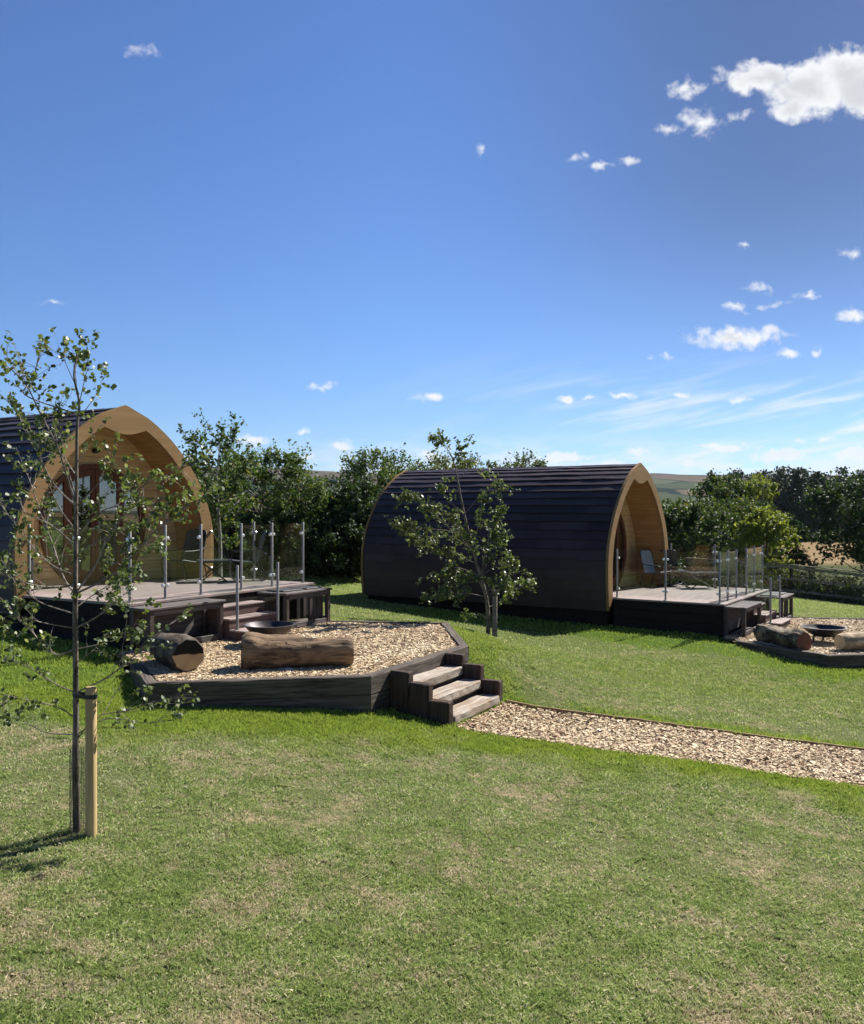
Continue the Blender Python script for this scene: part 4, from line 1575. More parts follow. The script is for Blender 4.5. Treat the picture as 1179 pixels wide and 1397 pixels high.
def build_log(p, q, r0, r1, bark, end, seed, facets=28, rough=0.03, square=0.0, flare=0.0):
    """log from p to q (points on its axis); local x runs along it"""
    p, q = Vector(p), Vector(q)
    L = (q - p).length
    root = empty('log', p)
    d = (q - p).normalized()
    root.rotation_euler = d.to_track_quat('X', 'Z').to_euler()
    rs = np.random.RandomState(seed)
    n = facets
    m = max(10, int(L / 0.04))
    ang = np.linspace(0, 2 * np.pi, n, endpoint=False)
    V_, F_ = [], []
    for i in range(m + 1):
        f = i / m
        rad = r0 + (r1 - r0) * f
        rad *= 1 + 0.06 * math.sin(f * 7 + seed)
        rad += flare * math.exp(-((f - 0.07) / 0.11) ** 2)
        rad *= 1 - 0.13 * math.exp(-f * L / 0.03) - 0.13 * math.exp(-(1 - f) * L / 0.03)
        for k, a in enumerate(ang):
            nz = fbm(np.array([3 * math.cos(a) + 5 + f * L * 2.0]), np.array([3 * math.sin(a) + 5 + f * L * 1.2 + seed]), 4)[0] - 0.5
            hi = fbm(np.array([k * 1.3 + 9.0]), np.array([f * L * 7 + seed]), 3)[0] - 0.5
            sq = square * (abs(math.cos(2 * a)) - 0.5)
            rr = rad * (1 + rough * 8 * nz + rough * 3 * hi + sq)
            V_.append((f * L, rr * math.cos(a), rr * math.sin(a)))
    for i in range(m):
        for k in range(n):
            k2 = (k + 1) % n
            F_.append((i * n + k, i * n + k2, (i + 1) * n + k2, (i + 1) * n + k))
    MB().add(V_, F_).build('bark', bark, root, True)
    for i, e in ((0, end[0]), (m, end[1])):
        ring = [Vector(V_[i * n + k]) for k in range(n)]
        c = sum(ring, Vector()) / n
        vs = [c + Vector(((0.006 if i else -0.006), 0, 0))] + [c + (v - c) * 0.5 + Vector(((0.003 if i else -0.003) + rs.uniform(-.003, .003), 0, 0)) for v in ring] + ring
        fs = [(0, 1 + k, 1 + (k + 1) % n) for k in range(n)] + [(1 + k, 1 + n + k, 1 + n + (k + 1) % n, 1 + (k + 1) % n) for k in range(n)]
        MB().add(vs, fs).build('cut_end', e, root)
    return root

# ------------------------------------------------------------------ trees
HEX = np.array([(0, -0.5, 0), (0.33, -0.18, 0.05), (0.36, 0.14, 0.06), (0, 0.5, 0), (-0.36, 0.14, 0.06), (-0.33, -0.18, 0.05)])
RHO = np.array([(0, -0.5, 0), (0.36, 0, 0.06), (0, 0.5, 0), (-0.36, 0, 0.06)])


def leaf_mesh(name, C, size, rs, mat, parent, shape=RHO, flat=0.0, label=None):
    """one small face per leaf, centred on C, random attitude"""
    n = len(C)
    size = np.broadcast_to(size, n)
    nrm = rs.normal(0, 1, (n, 3))
    nrm[:, 2] = np.abs(nrm[:, 2]) + flat
    nrm /= np.linalg.norm(nrm, axis=1, keepdims=True)
    t = rs.normal(0, 1, (n, 3))
    t -= nrm * (t * nrm).sum(1, keepdims=True)
    t /= np.linalg.norm(t, axis=1, keepdims=True)
    b = np.cross(nrm, t)
    k = len(shape)
    V = C[:, None, :] + size[:, None, None] * (shape[None, :, 0:1] * b[:, None] + shape[None, :, 1:2] * t[:, None] + shape[None, :, 2:3] * nrm[:, None])
    F = np.arange(n * k).reshape(n, k)
    me = np_mesh(name, V.reshape(-1, 3), F, {'rnd': np.repeat(rs.rand(n), k)})
    return link(name, me, mat, parent)


def curve(pts, n=6):
    """Catmull-Rom through points"""
    P = [Vector(p) for p in pts]
    if len(P) < 3:
        return [P[0].lerp(P[-1], i / n) for i in range(n + 1)]
    Q = [P[0] * 2 - P[1]] + P + [P[-1] * 2 - P[-2]]
    out = []
    for i in range(1, len(Q) - 2):
        a, b, c, d = Q[i - 1:i + 3]
        for k in range(n):
            t = k / n
            out.append(0.5 * ((2 * b) + (c - a) * t + (2 * a - 5 * b + 4 * c - d) * t * t + (3 * b - a - 3 * c + d) * t ** 3))
    out.append(P[-1])
    return out


def sapling(base_px, trunk, branches, depth, label, cat, seed, r_base, leaf, leaf_mat_, twigs=5, leaves_per=7, bark='bark', extra=0, tip=1.0, n_sub=2,
            leaf_from=0.45, group=None, name='young_tree'):
    """tree grown along branch lines; trunk and branches are lists of (x,y) seen at the given distance, depth wander is added"""
    rs = np.random.RandomState(seed)
    base = at_d(base_px[0], base_px[1], depth)
    base.z = Hs(base.x, base.y) - 0.03
    root = empty(name, base)
    tag(root, label, cat, group)
    tr = [at_d(x, y, depth) for x, y in trunk]
    tr[0] = base.copy()
    for i in range(1, len(tr)):
        tr[i].y += rs.normal(0, 0.02)
    tc = curve(tr, 6)
    nT = len(tc)
    rad = [max(0.0035, r_base * (1 - i / (nT - 1)) ** 1.15 + 0.0035) for i in range(nT)]
    mb = MB()
    mb.tube([p - base for p in tc], rad, 9)
    mb.build('trunk', bark, root, True)
    B, C, S = MB(), [], []

    def leaves_on(path, m, spread):
        for _ in range(m):
            f = rs.uniform(leaf_from, 1.0) ** 0.8
            k = f * (len(path) - 1)
            i = min(int(k), len(path) - 2)
            p = path[i].lerp(path[i + 1], k - i)
            C.append(p + Vector(rs.normal(0, spread, 3)))
            S.append(leaf * rs.uniform(0.6, 1.25))

    def twig(p, d, L, r, depth_):
        n = 4
        pts = [p]
        dd = d.normalized()
        for i in range(n):
            dd = (dd + Vector(rs.normal(0, 0.16, 3)) + Vector((0, 0, 0.05))).normalized()
            pts.append(pts[-1] + dd * L / n)
        B.tube([q - base for q in pts], [r * (1 - 0.75 * i / n) for i in range(n + 1)], 4, False)
        leaves_on([q - base for q in pts], int(leaves_per * rs.uniform(0.5, 1.4)), leaf * 0.35)
        if depth_ > 0:
            for _ in range(rs.randint(1, 3)):
                i = rs.randint(1, n + 1)
                a = (dd + Vector(rs.normal(0, 0.6, 3))).normalized()
                twig(pts[i], a, L * rs.uniform(0.4, 0.7), r * 0.6, depth_ - 1)
    alln = []
    for (pl, spread, dens) in branches:
        yy = rs.normal(0, 1) * spread
        P = []
        for i, (x, y) in enumerate(pl):
            f = i / (len(pl) - 1)
            P.append(at_d(x, y, depth + yy * f))
        # start on the trunk
        j = min(range(nT), key=lambda i: (tc[i] - P[0]).length)
        P[0] = tc[j].copy()
        alln.append((P, dens))
    for _ in range(extra):
        j = rs.randint(int(nT * 0.22), int(nT * 0.9))
        hfrac = j / nT
        a = rs.uniform(0, 2 * math.pi)
        L = (tc[-1] - tc[0]).length * 0.30 * (1.15 - hfrac) * rs.uniform(0.7, 1.2)
        up = rs.uniform(0.45, 1.1)
        d = Vector((math.cos(a), math.sin(a), up)).normalized()
        P = [tc[j]]
        for i in range(3):
            d = (d + Vector(rs.normal(0, 0.12, 3)) + Vector((0, 0, 0.06))).normalized()
            P.append(P[-1] + d * L / 3)
        alln.append((P, 1.0))
    for P, dens in alln:
        c = curve(P, 6)
        L = sum((b - a).length for a, b in zip(c, c[1:]))
        r0 = 0.0025 + 0.0042 * min(1.5, L)
        B.tube([q - base for q in c], [r0 * (1 - 0.8 * i / (len(c) - 1)) for i in range(len(c))], 6, False)
        for _ in range(int(twigs * L * dens * 2)):
            f = rs.uniform(0.22, 1.0)
            k = f * (len(c) - 1)
            i = min(int(k), len(c) - 2)
            d = (c[i + 1] - c[i]).normalized()
            d = (d * 1.0 + Vector(rs.normal(0, 0.65, 3))).normalized()
            twig(c[i], d, rs.uniform(0.10, 0.30) * tip, r0 * 0.4, rs.randint(0, n_sub))
        leaves_on([q - base for q in c], int(leaves_per * dens * 1.2), leaf * 0.45)
    B.build('branches', 'twig', root, True)
    leaf_mesh('crown', np.array([tuple(c) for c in C]), np.array(S), rs, leaf_mat_, root, HEX, 0.15)
    print(label[:30], 'leaves', len(C))
    return root


def stake_for(x, y, label, h, r, tie_to, tie_h, mat='stake'):
    z = Hs(x, y)
    root = empty('tree_stake', (x, y, z))
    tag(root, label, 'stake')
    MB().lathe([(r, -0.25), (r, h - 0.012), (r * 0.86, h), (0, h)], 18).build('post', mat, root, True)
    v = Vector((tie_to[0] - x, tie_to[1] - y, 0))
    mb = MB()
    pts = []
    L = v.length
    d = v.normalized()
    nn = Vector((-d.y, d.x, 0))
    for i in range(13):
        t = math.pi / 2 + math.pi * i / 12
        pts.append(d * (math.cos(t) * (r + 0.006)) + nn * (math.sin(t) * (r + 0.006)))
    r2 = 0.034
    for i in range(13):
        t = -math.pi / 2 + math.pi * i / 12
        pts.append(v + d * (math.cos(t) * r2) + nn * (math.sin(t) * r2))
    pts.append(pts[0])
    V_, F_ = [], []
    for hz in (-0.014, 0.014):
        for s in (1.0,):
            V_ += [(p.x, p.y, tie_h + hz) for p in pts]
    k = len(pts)
    F_ = [(i, i + 1, k + i + 1, k + i) for i in range(k - 1)]
    o = link('tie_strap', np_mesh('tie_strap', np.array(V_), np.array(F_)), 'black_rubber', root)
    sm = o.modifiers.new('thick', 'SOLIDIFY')
    sm.thickness = 0.004
    return root


def guard(x, y, label, h, r):
    """black plastic mesh tube round the foot of a young trunk"""
    z = Hs(x, y)
    mb = MB()
    n = 26
    for k in range(n):
        t = 2 * math.pi * k / n
        c, s = math.cos(t), math.sin(t)
        p = [(c * (r + 0.004 * math.sin(i * 2 + k)), s * (r + 0.004 * math.sin(i * 2 + k)), h * i / 8) for i in range(9)]
        mb.tube(p, 0.0011, 3, False)
    for i in range(int(h / 0.012)):
        mb.tube([(math.cos(2 * math.pi * k / 16) * r, math.sin(2 * math.pi * k / 16) * r, i * 0.012) for k in range(17)], 0.0010, 3, False)
    o = mb.build('tree_guard', 'black_rubber')
    o.location = (x, y, z)
    tag(o, label, 'tree guard')
    return o


_tree_n = 0


def tree(x, y, h, w, mat, label, cat='tree', group=None, seed=1, n_leaf=9000, size=0.12, clumps=70, low=0.12, bark='bark', shape='round', name='tree',
         gz=None, lean=0.0, spr=0.15, dn=1.0):
    """broad-leaved or conifer crown: clumps of small leaf faces on limbs round a tapered trunk"""
    rs = np.random.RandomState(seed)
    z = Hs(x, y) if gz is None else gz
    root = empty(name, (x, y, z - 0.05), 0)
    tag(root, label, cat, group)
    mb = MB()
    top = h * (0.95 if shape == 'cone' else 0.7)
    pts = [(rs.normal(0, 0.02) * h * i / 6 + lean * i / 6, rs.normal(0, 0.02) * h * i / 6, top * i / 6) for i in range(7)]
    r0 = 0.022 * h if shape != 'bush' else 0.012 * h
    mb.tube(pts, [r0 * (1 - 0.8 * i / 6) for i in range(7)], 8)
    C, S, limbs = [], [], MB()
    per = n_leaf // clumps
    for k in range(clumps):
        u = rs.rand()
        if shape == 'cone':
            f = low + (1 - low) * (1 - math.sqrt(1 - u)) * 1.0
            rad = w / 2 * (1.02 - f) ** 0.75 * rs.uniform(0.45, 1.0)
            a = rs.uniform(0, 2 * math.pi)
            c = Vector((rad * math.cos(a), rad * math.sin(a), h * f))
            cr = w * 0.09 + 0.12 * rad
        else:
            a = rs.uniform(0, 2 * math.pi)
            cz = rs.uniform(-1, 1)
            rr = rs.uniform(0.35, 1.0) ** 0.6
            q = math.sqrt(1 - cz * cz) ** (0.6 if shape != 'bush' else 0.5)
            bump = 1 + 0.22 * math.sin(3 * a + seed) + 0.15 * math.sin(5 * a + cz * 4 + seed)
            c = Vector((w / 2 * q * rr * math.cos(a) * bump, w / 2 * q * rr * math.sin(a) * bump, h * (low + (1 - low) * (0.5 + 0.5 * cz * (0.94 if rr > .7 else .8)))))
            c.x += lean * c.z / h
            cr = rs.uniform(0.07, 0.15) * min(w, h)
        kk = max(1, min(6, int(c.z / max(top, 0.1) * 6 * 0.75)))
        s = Vector(pts[min(kk, 6)])
        if k % 2 == 0 and shape != 'cone':
            mid = s.lerp(c, 0.5) + Vector((0, 0, -0.03 * h))
            limbs.tube([s, mid, c], [r0 * 0.35, r0 * 0.2, r0 * 0.06], 5, False)
        m = int(per * rs.uniform(0.5, 1.5))
        if shape == 'cone':
            d = Vector((c.x, c.y, -0.15 * w)).normalized()
            pp = rs.normal(0, 1, (m, 3)) * np.array([cr, cr, cr * 0.45])
        else:
            # ragged: several short sprays leaving the clump centre
            ns = 7
            dirs = rs.normal(0, 1, (ns, 3)) + np.array([c.x, c.y, (c.z - h * 0.45) + 0.25 * h]) / max(w, h) * 2.0
            dirs /= np.linalg.norm(dirs, axis=1, keepdims=True)
            idx = rs.randint(0, ns, m)
            tt = rs.uniform(0, 1.35, m)[:, None] ** 0.8
            pp = dirs[idx] * tt * cr * 1.25 + rs.normal(0, 1, (m, 3)) * cr * spr
        C.append(pp + np.array(c))
        S.append(size * rs.uniform(0.55, 1.3, m))
    if shape != 'cone':
        # upright shoots breaking the outline
        for k in range(int(clumps * 0.45)):
            a = rs.uniform(0, 2 * math.pi)
            rr = w / 2 * rs.uniform(0, 0.85)
            zt = h * (low + (1 - low) * (0.5 + 0.5 * math.sqrt(max(0, 1 - (2 * rr / w) ** 2)))) * rs.uniform(0.86, 1.04)
            L = h * rs.uniform(0.05, 0.13)
            d = np.array([rs.normal(0, .35), rs.normal(0, .35), 1.0])
            m = int(16 * dn)
            t = rs.rand(m)[:, None]
            C.append(np.array([rr * math.cos(a) + lean, rr * math.sin(a), zt]) + d * t * L + rs.normal(0, 0.35 * size, (m, 3)))
            S.append(size * rs.uniform(0.6, 1.1, m))
            c0 = Vector((rr * math.cos(a) + lean, rr * math.sin(a), zt - L))
            limbs.tube([c0, c0 + Vector(d) * L * 1.8], [0.012, 0.004], 4, False)
    mb.build('trunk', bark, root, True)
    if limbs.v:
        limbs.build('limbs', bark, root, True)
    leaf_mesh('crown', np.concatenate(C), np.concatenate(S), rs, mat, root, RHO, 0.2)
    return root


def build_fence(P, label, hgt=1.1, netting=True, name='rail_fence', gap=1.75):
    root = empty(name, (P[0][0], P[0][1], Hs(*P[0])))
    tag(root, label, 'fence')
    o = Vector((P[0][0], P[0][1], Hs(*P[0])))
    random.seed(9)
    posts = []
    for a, b in zip(P, P[1:]):
        a, b = Vector(a), Vector(b)
        n = max(1, round((b - a).length / gap))
        for i in range(n):
            posts.append(a.lerp(b, i / n))
    posts.append(Vector(P[-1]))
    zs = [Hs(p.x, p.y) for p in posts]
    for p, z in zip(posts, zs):
        q = Vector((p.x, p.y, z)) - o
        MB().box((q.x - 0.045, q.y - 0.045, q.z - 0.3), (q.x + 0.045, q.y + 0.045, q.z + hgt + random.uniform(0, 0.04)), 0.008, 0.003).build('post', 'sleeper_z' if name == 'rail_fence' else 'sleeper_z', root)
    for f in (0.22, 0.58, 0.93):
        for i in range(len(posts) - 1):
            a = Vector((posts[i].x, posts[i].y - 0.062, zs[i] + hgt * f + random.uniform(-.015, .015))) - o
            b = Vector((posts[i + 1].x, posts[i + 1].y - 0.062, zs[i + 1] + hgt * f + random.uniform(-.015, .015))) - o
            MB().beam(a, b, 0.03, 0.095, bev=0.004).build('rail', 'fence', root)
    MB_ = MB()
    for i in range(len(posts) - 1):
        a = Vector((posts[i].x, posts[i].y, zs[i] + hgt + 0.02)) - o
        b = Vector((posts[i + 1].x, posts[i + 1].y, zs[i + 1] + hgt + 0.02)) - o
        MB().beam(a, b, 0.12, 0.03, bev=0.004).build('top_rail', 'fence', root)
    if netting:
        w = MB()
        for i in range(len(posts) - 1):
            a = Vector((posts[i].x, posts[i].y + 0.05, zs[i])) - o
            b = Vector((posts[i + 1].x, posts[i + 1].y + 0.05, zs[i + 1])) - o
            for k in range(7):
                hz = Vector((0, 0, 0.08 + k * 0.14))
                w.tube([a + hz, b + hz], 0.003, 3, False)
            n = int((b - a).length / 0.15)
            for k in range(n):
                p = a.lerp(b, k / n)
                w.tube([p + Vector((0, 0, 0.08)), p + Vector((0, 0, 0.92))], 0.003, 3, False)
        w.build('wire_netting', 'steel', root)
    return root


def weeds(name, label, P, n, h, mat, seed, size):
    """tall undergrowth: leaves and stalks along a strip"""
    rs = np.random.RandomState(seed)
    C, S = [], []
    mb = MB()
    pts = [Vector(p) for p in P]
    seg = [(b - a).length for a, b in zip(pts, pts[1:])]
    tot = sum(seg)
    for _ in range(n):
        s = rs.uniform(0, tot)
        k = 0
        while s > seg[k] and k < len(seg) - 1:
            s -= seg[k]
            k += 1
        p = pts[k].lerp(pts[k + 1], s / seg[k])
        x, y = p.x + rs.normal(0, 0.3), p.y + rs.normal(0, 0.35)
        z = Hs(x, y)
        hh = h * rs.uniform(0.3, 1.1)
        d = Vector((rs.normal(0, 0.22), rs.normal(0, 0.22), 1)).normalized()
        b = Vector((x, y, z))
        mb.tube([b, b + d * hh], [0.006, 0.002], 3, False)
        m = rs.randint(8, 22)
        t = rs.rand(m)[:, None]
        C.append(np.array(b) + np.array(d) * t * hh + rs.normal(0, 0.075, (m, 3)))
        S.append(size * rs.uniform(0.5, 1.4, m))
    o = leaf_mesh(name, np.concatenate(C), np.concatenate(S), rs, mat, None, RHO, 0.1)
    o2 = mb.build('stalks', 'twig', o)
    tag(o, label, 'undergrowth', kind='stuff')
    return o


# ------------------------------------------------------------------ assemble
build_ground()
build_hills()

b1 = build_bed(BED1, -1.95, 'dark sleeper bed before the left pod, the one with steps',
               'pale wood chips filling the left bed, around the big brown log', 41, [2, 2, 3, 2, 1], 66000)
b2 = build_bed(BED2, -2.62, 'dark sleeper bed at the right edge, in front of the right pod deck',
               'pale wood chips filling the right bed, around the fire bowl on legs', 42, [2, 2, 2, 1, 1], 50000)
build_path()
build_steps()

# pods
pod = build_pod()
pod.location = (-5.35, 15.07, -1.33)
pod.rotation_euler = (0, 0, math.pi / 2 - TH1)
tag(pod, 'left arched pod, its round glazed door seen behind the thin young tree', 'pod', 'arched timber glamping pods')
pod2 = copy_tree(pod)
pod2.location = (5.10, 21.22, -2.0)
pod2.rotation_euler = (0, 0, math.pi / 2 - TH2)
tag(pod2, 'right arched pod, its long dark shingled side facing the lawn', 'pod', 'arched timber glamping pods')

deck = build_deck()
deck.location = C1
deck.rotation_euler = (0, 0, math.pi / 2 - TH1)
tag(deck, 'left grey plank deck with glass panels, stairs down to the bed with the big log', 'deck', 'raised decks with glass balustrades')
deck2 = copy_tree(deck)
deck2.location = C2
deck2.rotation_euler = (0, 0, math.pi / 2 - TH2)
tag(deck2, 'right grey plank deck with glass panels, beside the dark shingled pod side', 'deck', 'raised decks with glass balustrades')


def on_deck(k, u, y, z=0.0):
    C, U, A = ((C1, U1, A1), (C2, U2, A2))[k]
    return C + U * u - A * y + Vector((0, 0, z))


def rz(k):
    return math.pi / 2 - (TH1, TH2)[k]


st_o = build_stand('open')
st_c = build_stand('closed')
stands = []
for k in (0, 1):
    for proto, u, lab in ((st_o, -0.04, ('dark open timber stand left of the stairs of the left deck', 'dark open timber stand left of the stairs of the right deck')),
                          (st_c, 2.60, ('dark timber stand with black lids right of the stairs of the left deck', 'dark timber stand with black lids right of the stairs of the right deck'))):
        o = proto if k == 0 else copy_tree(proto)
        o.location = on_deck(k, u, -0.03, -0.04 - 0.66)
        o.rotation_euler = (0, 0, rz(k))
        tag(o, lab[k], 'stand', 'timber stands built against the deck fronts')

# furniture on the left deck
ch = build_chair('sling_dark')
G = 'sling chairs on the decks'


def put(o, p, a, label, cat, group=None):
    o.location = p
    o.rotation_euler = (0, 0, a)
    return tag(o, label, cat, group)


def deck_point(k, px, py):
    """the point of the deck surface seen at a place in the photograph"""
    z = (C1, C2)[k].z
    return at_z(px, py, z + 0.002)


put(ch, deck_point(0, 251, 791), R(-28), 'dark sling chair with rounded back nearest the round door of the left pod', 'chair', G)
ch2 = copy_tree(ch)
put(ch2, deck_point(0, 335, 792), R(-72), 'dark sling chair in side view at the far end of the left deck', 'chair', G)
tb = build_table(0.55, 0.5, 0.40)
put(tb, deck_point(0, 291, 793), R(20), 'low dark cross legged table between the two chairs of the left deck', 'table', 'low tables on the decks')
ch3 = build_chair('sling_grey')
put(ch3, deck_point(1, 897, 800), R(42), 'grey sling chair on the right deck beside the arch', 'chair', G)
ch4 = copy_tree(ch)
put(ch4, deck_point(1, 915, 797), R(150), 'dark sling chair on the right deck, behind the grey one', 'chair', G)
tb2 = copy_tree(tb)
put(tb2, deck_point(1, 922, 799), R(10), 'low table close to the grey sling chair on the right deck', 'table', 'low tables on the decks')
tb3 = build_table(0.78, 0.45, 0.40)
put(tb3, deck_point(1, 958, 802), R(8), 'wider low cross legged table at the outer end of the right deck', 'table', 'low tables on the decks')
# grey storage box by the door of the left pod
bx = empty('storage_box', on_deck(0, 0.36, 3.02, 0.003), rz(0))
MB().box((-0.16, -0.13, 0.0), (0.16, 0.13, 0.52), 0.015).build('body', 'sling_dark', bx)
MB().box((-0.17, -0.14, 0.523), (0.17, 0.14, 0.56), 0.012).build('lid', 'black_metal', bx)
tag(bx, 'slim grey box with lid left of the round door of the left pod', 'box')

# fire bowls
fb = build_firebowl(0.36)
put(fb, at_z(368, 881, -1.99), 0, 'dark metal fire bowl behind the big log, at the foot of the stairs', 'fire bowl', 'metal fire bowls on the chips')
fb2 = copy_tree(fb)
put(fb2, at_z(1125, 877, -2.66), R(40), 'dark metal fire bowl on legs between two logs in the right bed', 'fire bowl', 'metal fire bowls on the chips')
fb2.scale = (1.12, 1.12, 1.0)

# logs
lg = build_log(at_z(325, 919, -2.0) + Vector((0, .2, 0.215)), at_z(480, 914, -2.0) + Vector((0, .2, 0.20)), 0.215, 0.175, 'log_brown', ('end_brown', 'end_brown'), 6, rough=0.035, flare=0.05)
tag(lg, 'long brown barkless log behind the front sleeper of the left bed', 'log', 'logs used as seats round the fire bowls')
e = at_z(256, 921, -2.0)
lg2 = build_log(e + Vector((0, 0.05, 0.23)), e + Vector((-0.62, 0.95, 0.20)), 0.235, 0.20, 'log_dark', ('end_tan', 'end_brown'), 5, facets=9, rough=0.02)
tag(lg2, 'short dark log with a sawn tan end at the left of the left bed', 'log', 'logs used as seats round the fire bowls')
q = at_z(1100, 890, -2.67)
p = at_z(1040, 876, -2.67)
lg3 = build_log(q + Vector((0, .05, 0.19)), p + Vector((0, .05, 0.185)), 0.185, 0.19, 'log_peeled', ('end_red', 'end_brown'), 8, rough=0.06)
tag(lg3, 'dark log with peeling bark and reddish end left of the right fire bowl', 'log', 'logs used as seats round the fire bowls')
q = at_z(1148, 890, -2.67)
lg4 = build_log(q + Vector((0, .05, 0.185)), q + Vector((1.25, 0.42, 0.185)), 0.165, 0.16, 'log_pale', ('end_pale', 'end_brown'), 12, rough=0.015)
tag(lg4, 'pale log with round sawn end cut off by the right picture edge', 'log', 'logs used as seats round the fire bowls')
for (px, py, z, s, lab) in ((392, 917, -2.0, .07, 'flat grey stone against the foot of the long brown log'), (1060, 880, -2.66, .085, 'pale stone in front of the peeling log in the right bed')):
    p_ = at_z(px, py, z)
    bm = bmesh.new()
    bmesh.ops.create_icosphere(bm, subdivisions=2, radius=1)
    random.seed(int(px))
    for v in bm.verts:
        v.co = Vector((v.co.x * s * 1.5, v.co.y * s, v.co.z * s * 0.55)) * random.uniform(0.88, 1.08)
    me = bpy.data.meshes.new('stone')
    bm.to_mesh(me)
    bm.free()
    o = link('stone', me, 'stone')
    o.location = p_ + Vector((0, 0, s * 0.3))
    tag(o, lab, 'stone', 'stones lying beside the logs')

# --- young tree in the foreground (distance 6.15 m)
D1 = 6.15
tr1 = [(105, 1141), (104, 1040), (104.5, 980), (103, 870), (104.5, 810), (104.5, 734), (106, 680), (107, 588), (106, 550), (103, 515), (104.5, 490), (107, 474)]
b1l = [([(106, 807), (130, 772), (144, 742), (160, 715), (174, 696), (190, 667), (233, 645), (252, 637)], .3, 1.3),
       ([(104, 810), (152, 786), (180, 760), (206, 731), (233, 707), (271, 682), (292, 672)], .3, 1.3),
       ([(108, 702), (117, 699), (152, 672), (179, 667)], .15, 1),
       ([(102, 812), (87, 788), (73, 745), (58, 705), (41, 656), (22, 610)], .4, 1),
       ([(104, 694), (73, 659), (43, 599), (24, 564), (0, 537), (-30, 520)], .4, 1),
       ([(103, 691), (92, 651), (79, 610), (54, 561), (38, 528), (16, 504), (0, 495), (-20, 490)], .35, 1.3),
       ([(104, 677), (93, 640), (84, 600), (82, 560), (81, 537)], .25, 1.1),
       ([(24, 566), (35, 539), (46, 520), (52, 493), (57, 477)], .1, .9),
       ([(107, 550), (117, 515), (121, 500), (119, 488)], .1, 1.2), ([(103, 525), (90, 495), (84, 480)], .1, 1.3),
       ([(107, 570), (128, 545), (141, 518)], .1, .9), ([(104, 530), (104, 510), (105, 495), (107, 484)], .05, 1.4), ([(100, 842), (54, 821), (27, 797), (0, 761), (-30, 735)], .4, 1),
       ([(103, 895), (73, 892), (40, 858), (0, 815), (-25, 800)], .4, .9), ([(102, 951), (73, 932), (41, 911), (0, 892), (-30, 880)], .4, .9),
       ([(99, 981), (76, 964), (27, 953), (0, 947), (-35, 940)], .4, .9), ([(100, 1005), (65, 1000), (35, 986), (0, 971)], .4, .8),
       ([(108, 1008), (133, 978), (174, 970), (201, 960), (244, 952)], .2, .8), ([(108, 1000), (147, 981), (201, 987), (218, 983)], .2, .7),
       ([(108, 881), (140, 878), (163, 870), (185, 856)], .25, 1), ([(107, 951), (152, 921), (198, 881), (236, 848), (266, 826)], .2, .8),
       ([(106, 830), (130, 810), (163, 790), (190, 770)], .3, 1.2), ([(104, 760), (140, 735), (175, 720), (215, 712)], .35, 1.3),
       ([(104, 750), (75, 720), (35, 700), (5, 690), (-30, 670)], .4, 1.1), ([(105, 720), (80, 690), (60, 640), (50, 600)], .3, 1),
       ([(104, 790), (70, 770), (40, 740), (10, 700), (-20, 660)], .5, 1.1), ([(104, 800), (60, 800), (20, 790), (-20, 770)], .5, 1),
       ([(104, 860), (60, 850), (20, 840), (-20, 850)], .4, 1), ([(104, 860), (135, 840), (165, 815), (188, 800)], .4, 1.2),
       ([(103, 900), (130, 885), (150, 860)], .3, 1), ([(106, 640), (120, 610), (130, 580)], .2, .8), ([(106, 690), (135, 660), (150, 640), (160, 610)], .25, .9),
       ([(106, 650), (85, 620), (65, 600), (40, 590)], .25, .9), ([(104, 735), (135, 700), (165, 690), (200, 690), (230, 675)], .4, 1.2)]
t1 = sapling((105, 1141), tr1, b1l, D1, 'slender young tree with sparse leaves tied to a pale stake, nearest the viewer', 'tree', 31, 0.023, 0.038, 'leaf_sap',
             twigs=9.5, leaves_per=10, n_sub=1)
bp = t1.location
sx, sy = (124.5 - 590) / F_PX * 6.10, 6.10
stake_for(sx, sy, 'pale round wooden stake with a black strap beside the nearest young tree', 1.05, 0.038, (bp.x + 0.005, bp.y), 0.985)
guard(bp.x + 0.015, bp.y, 'black net guard around the foot of the nearest young tree', 0.60, 0.062)

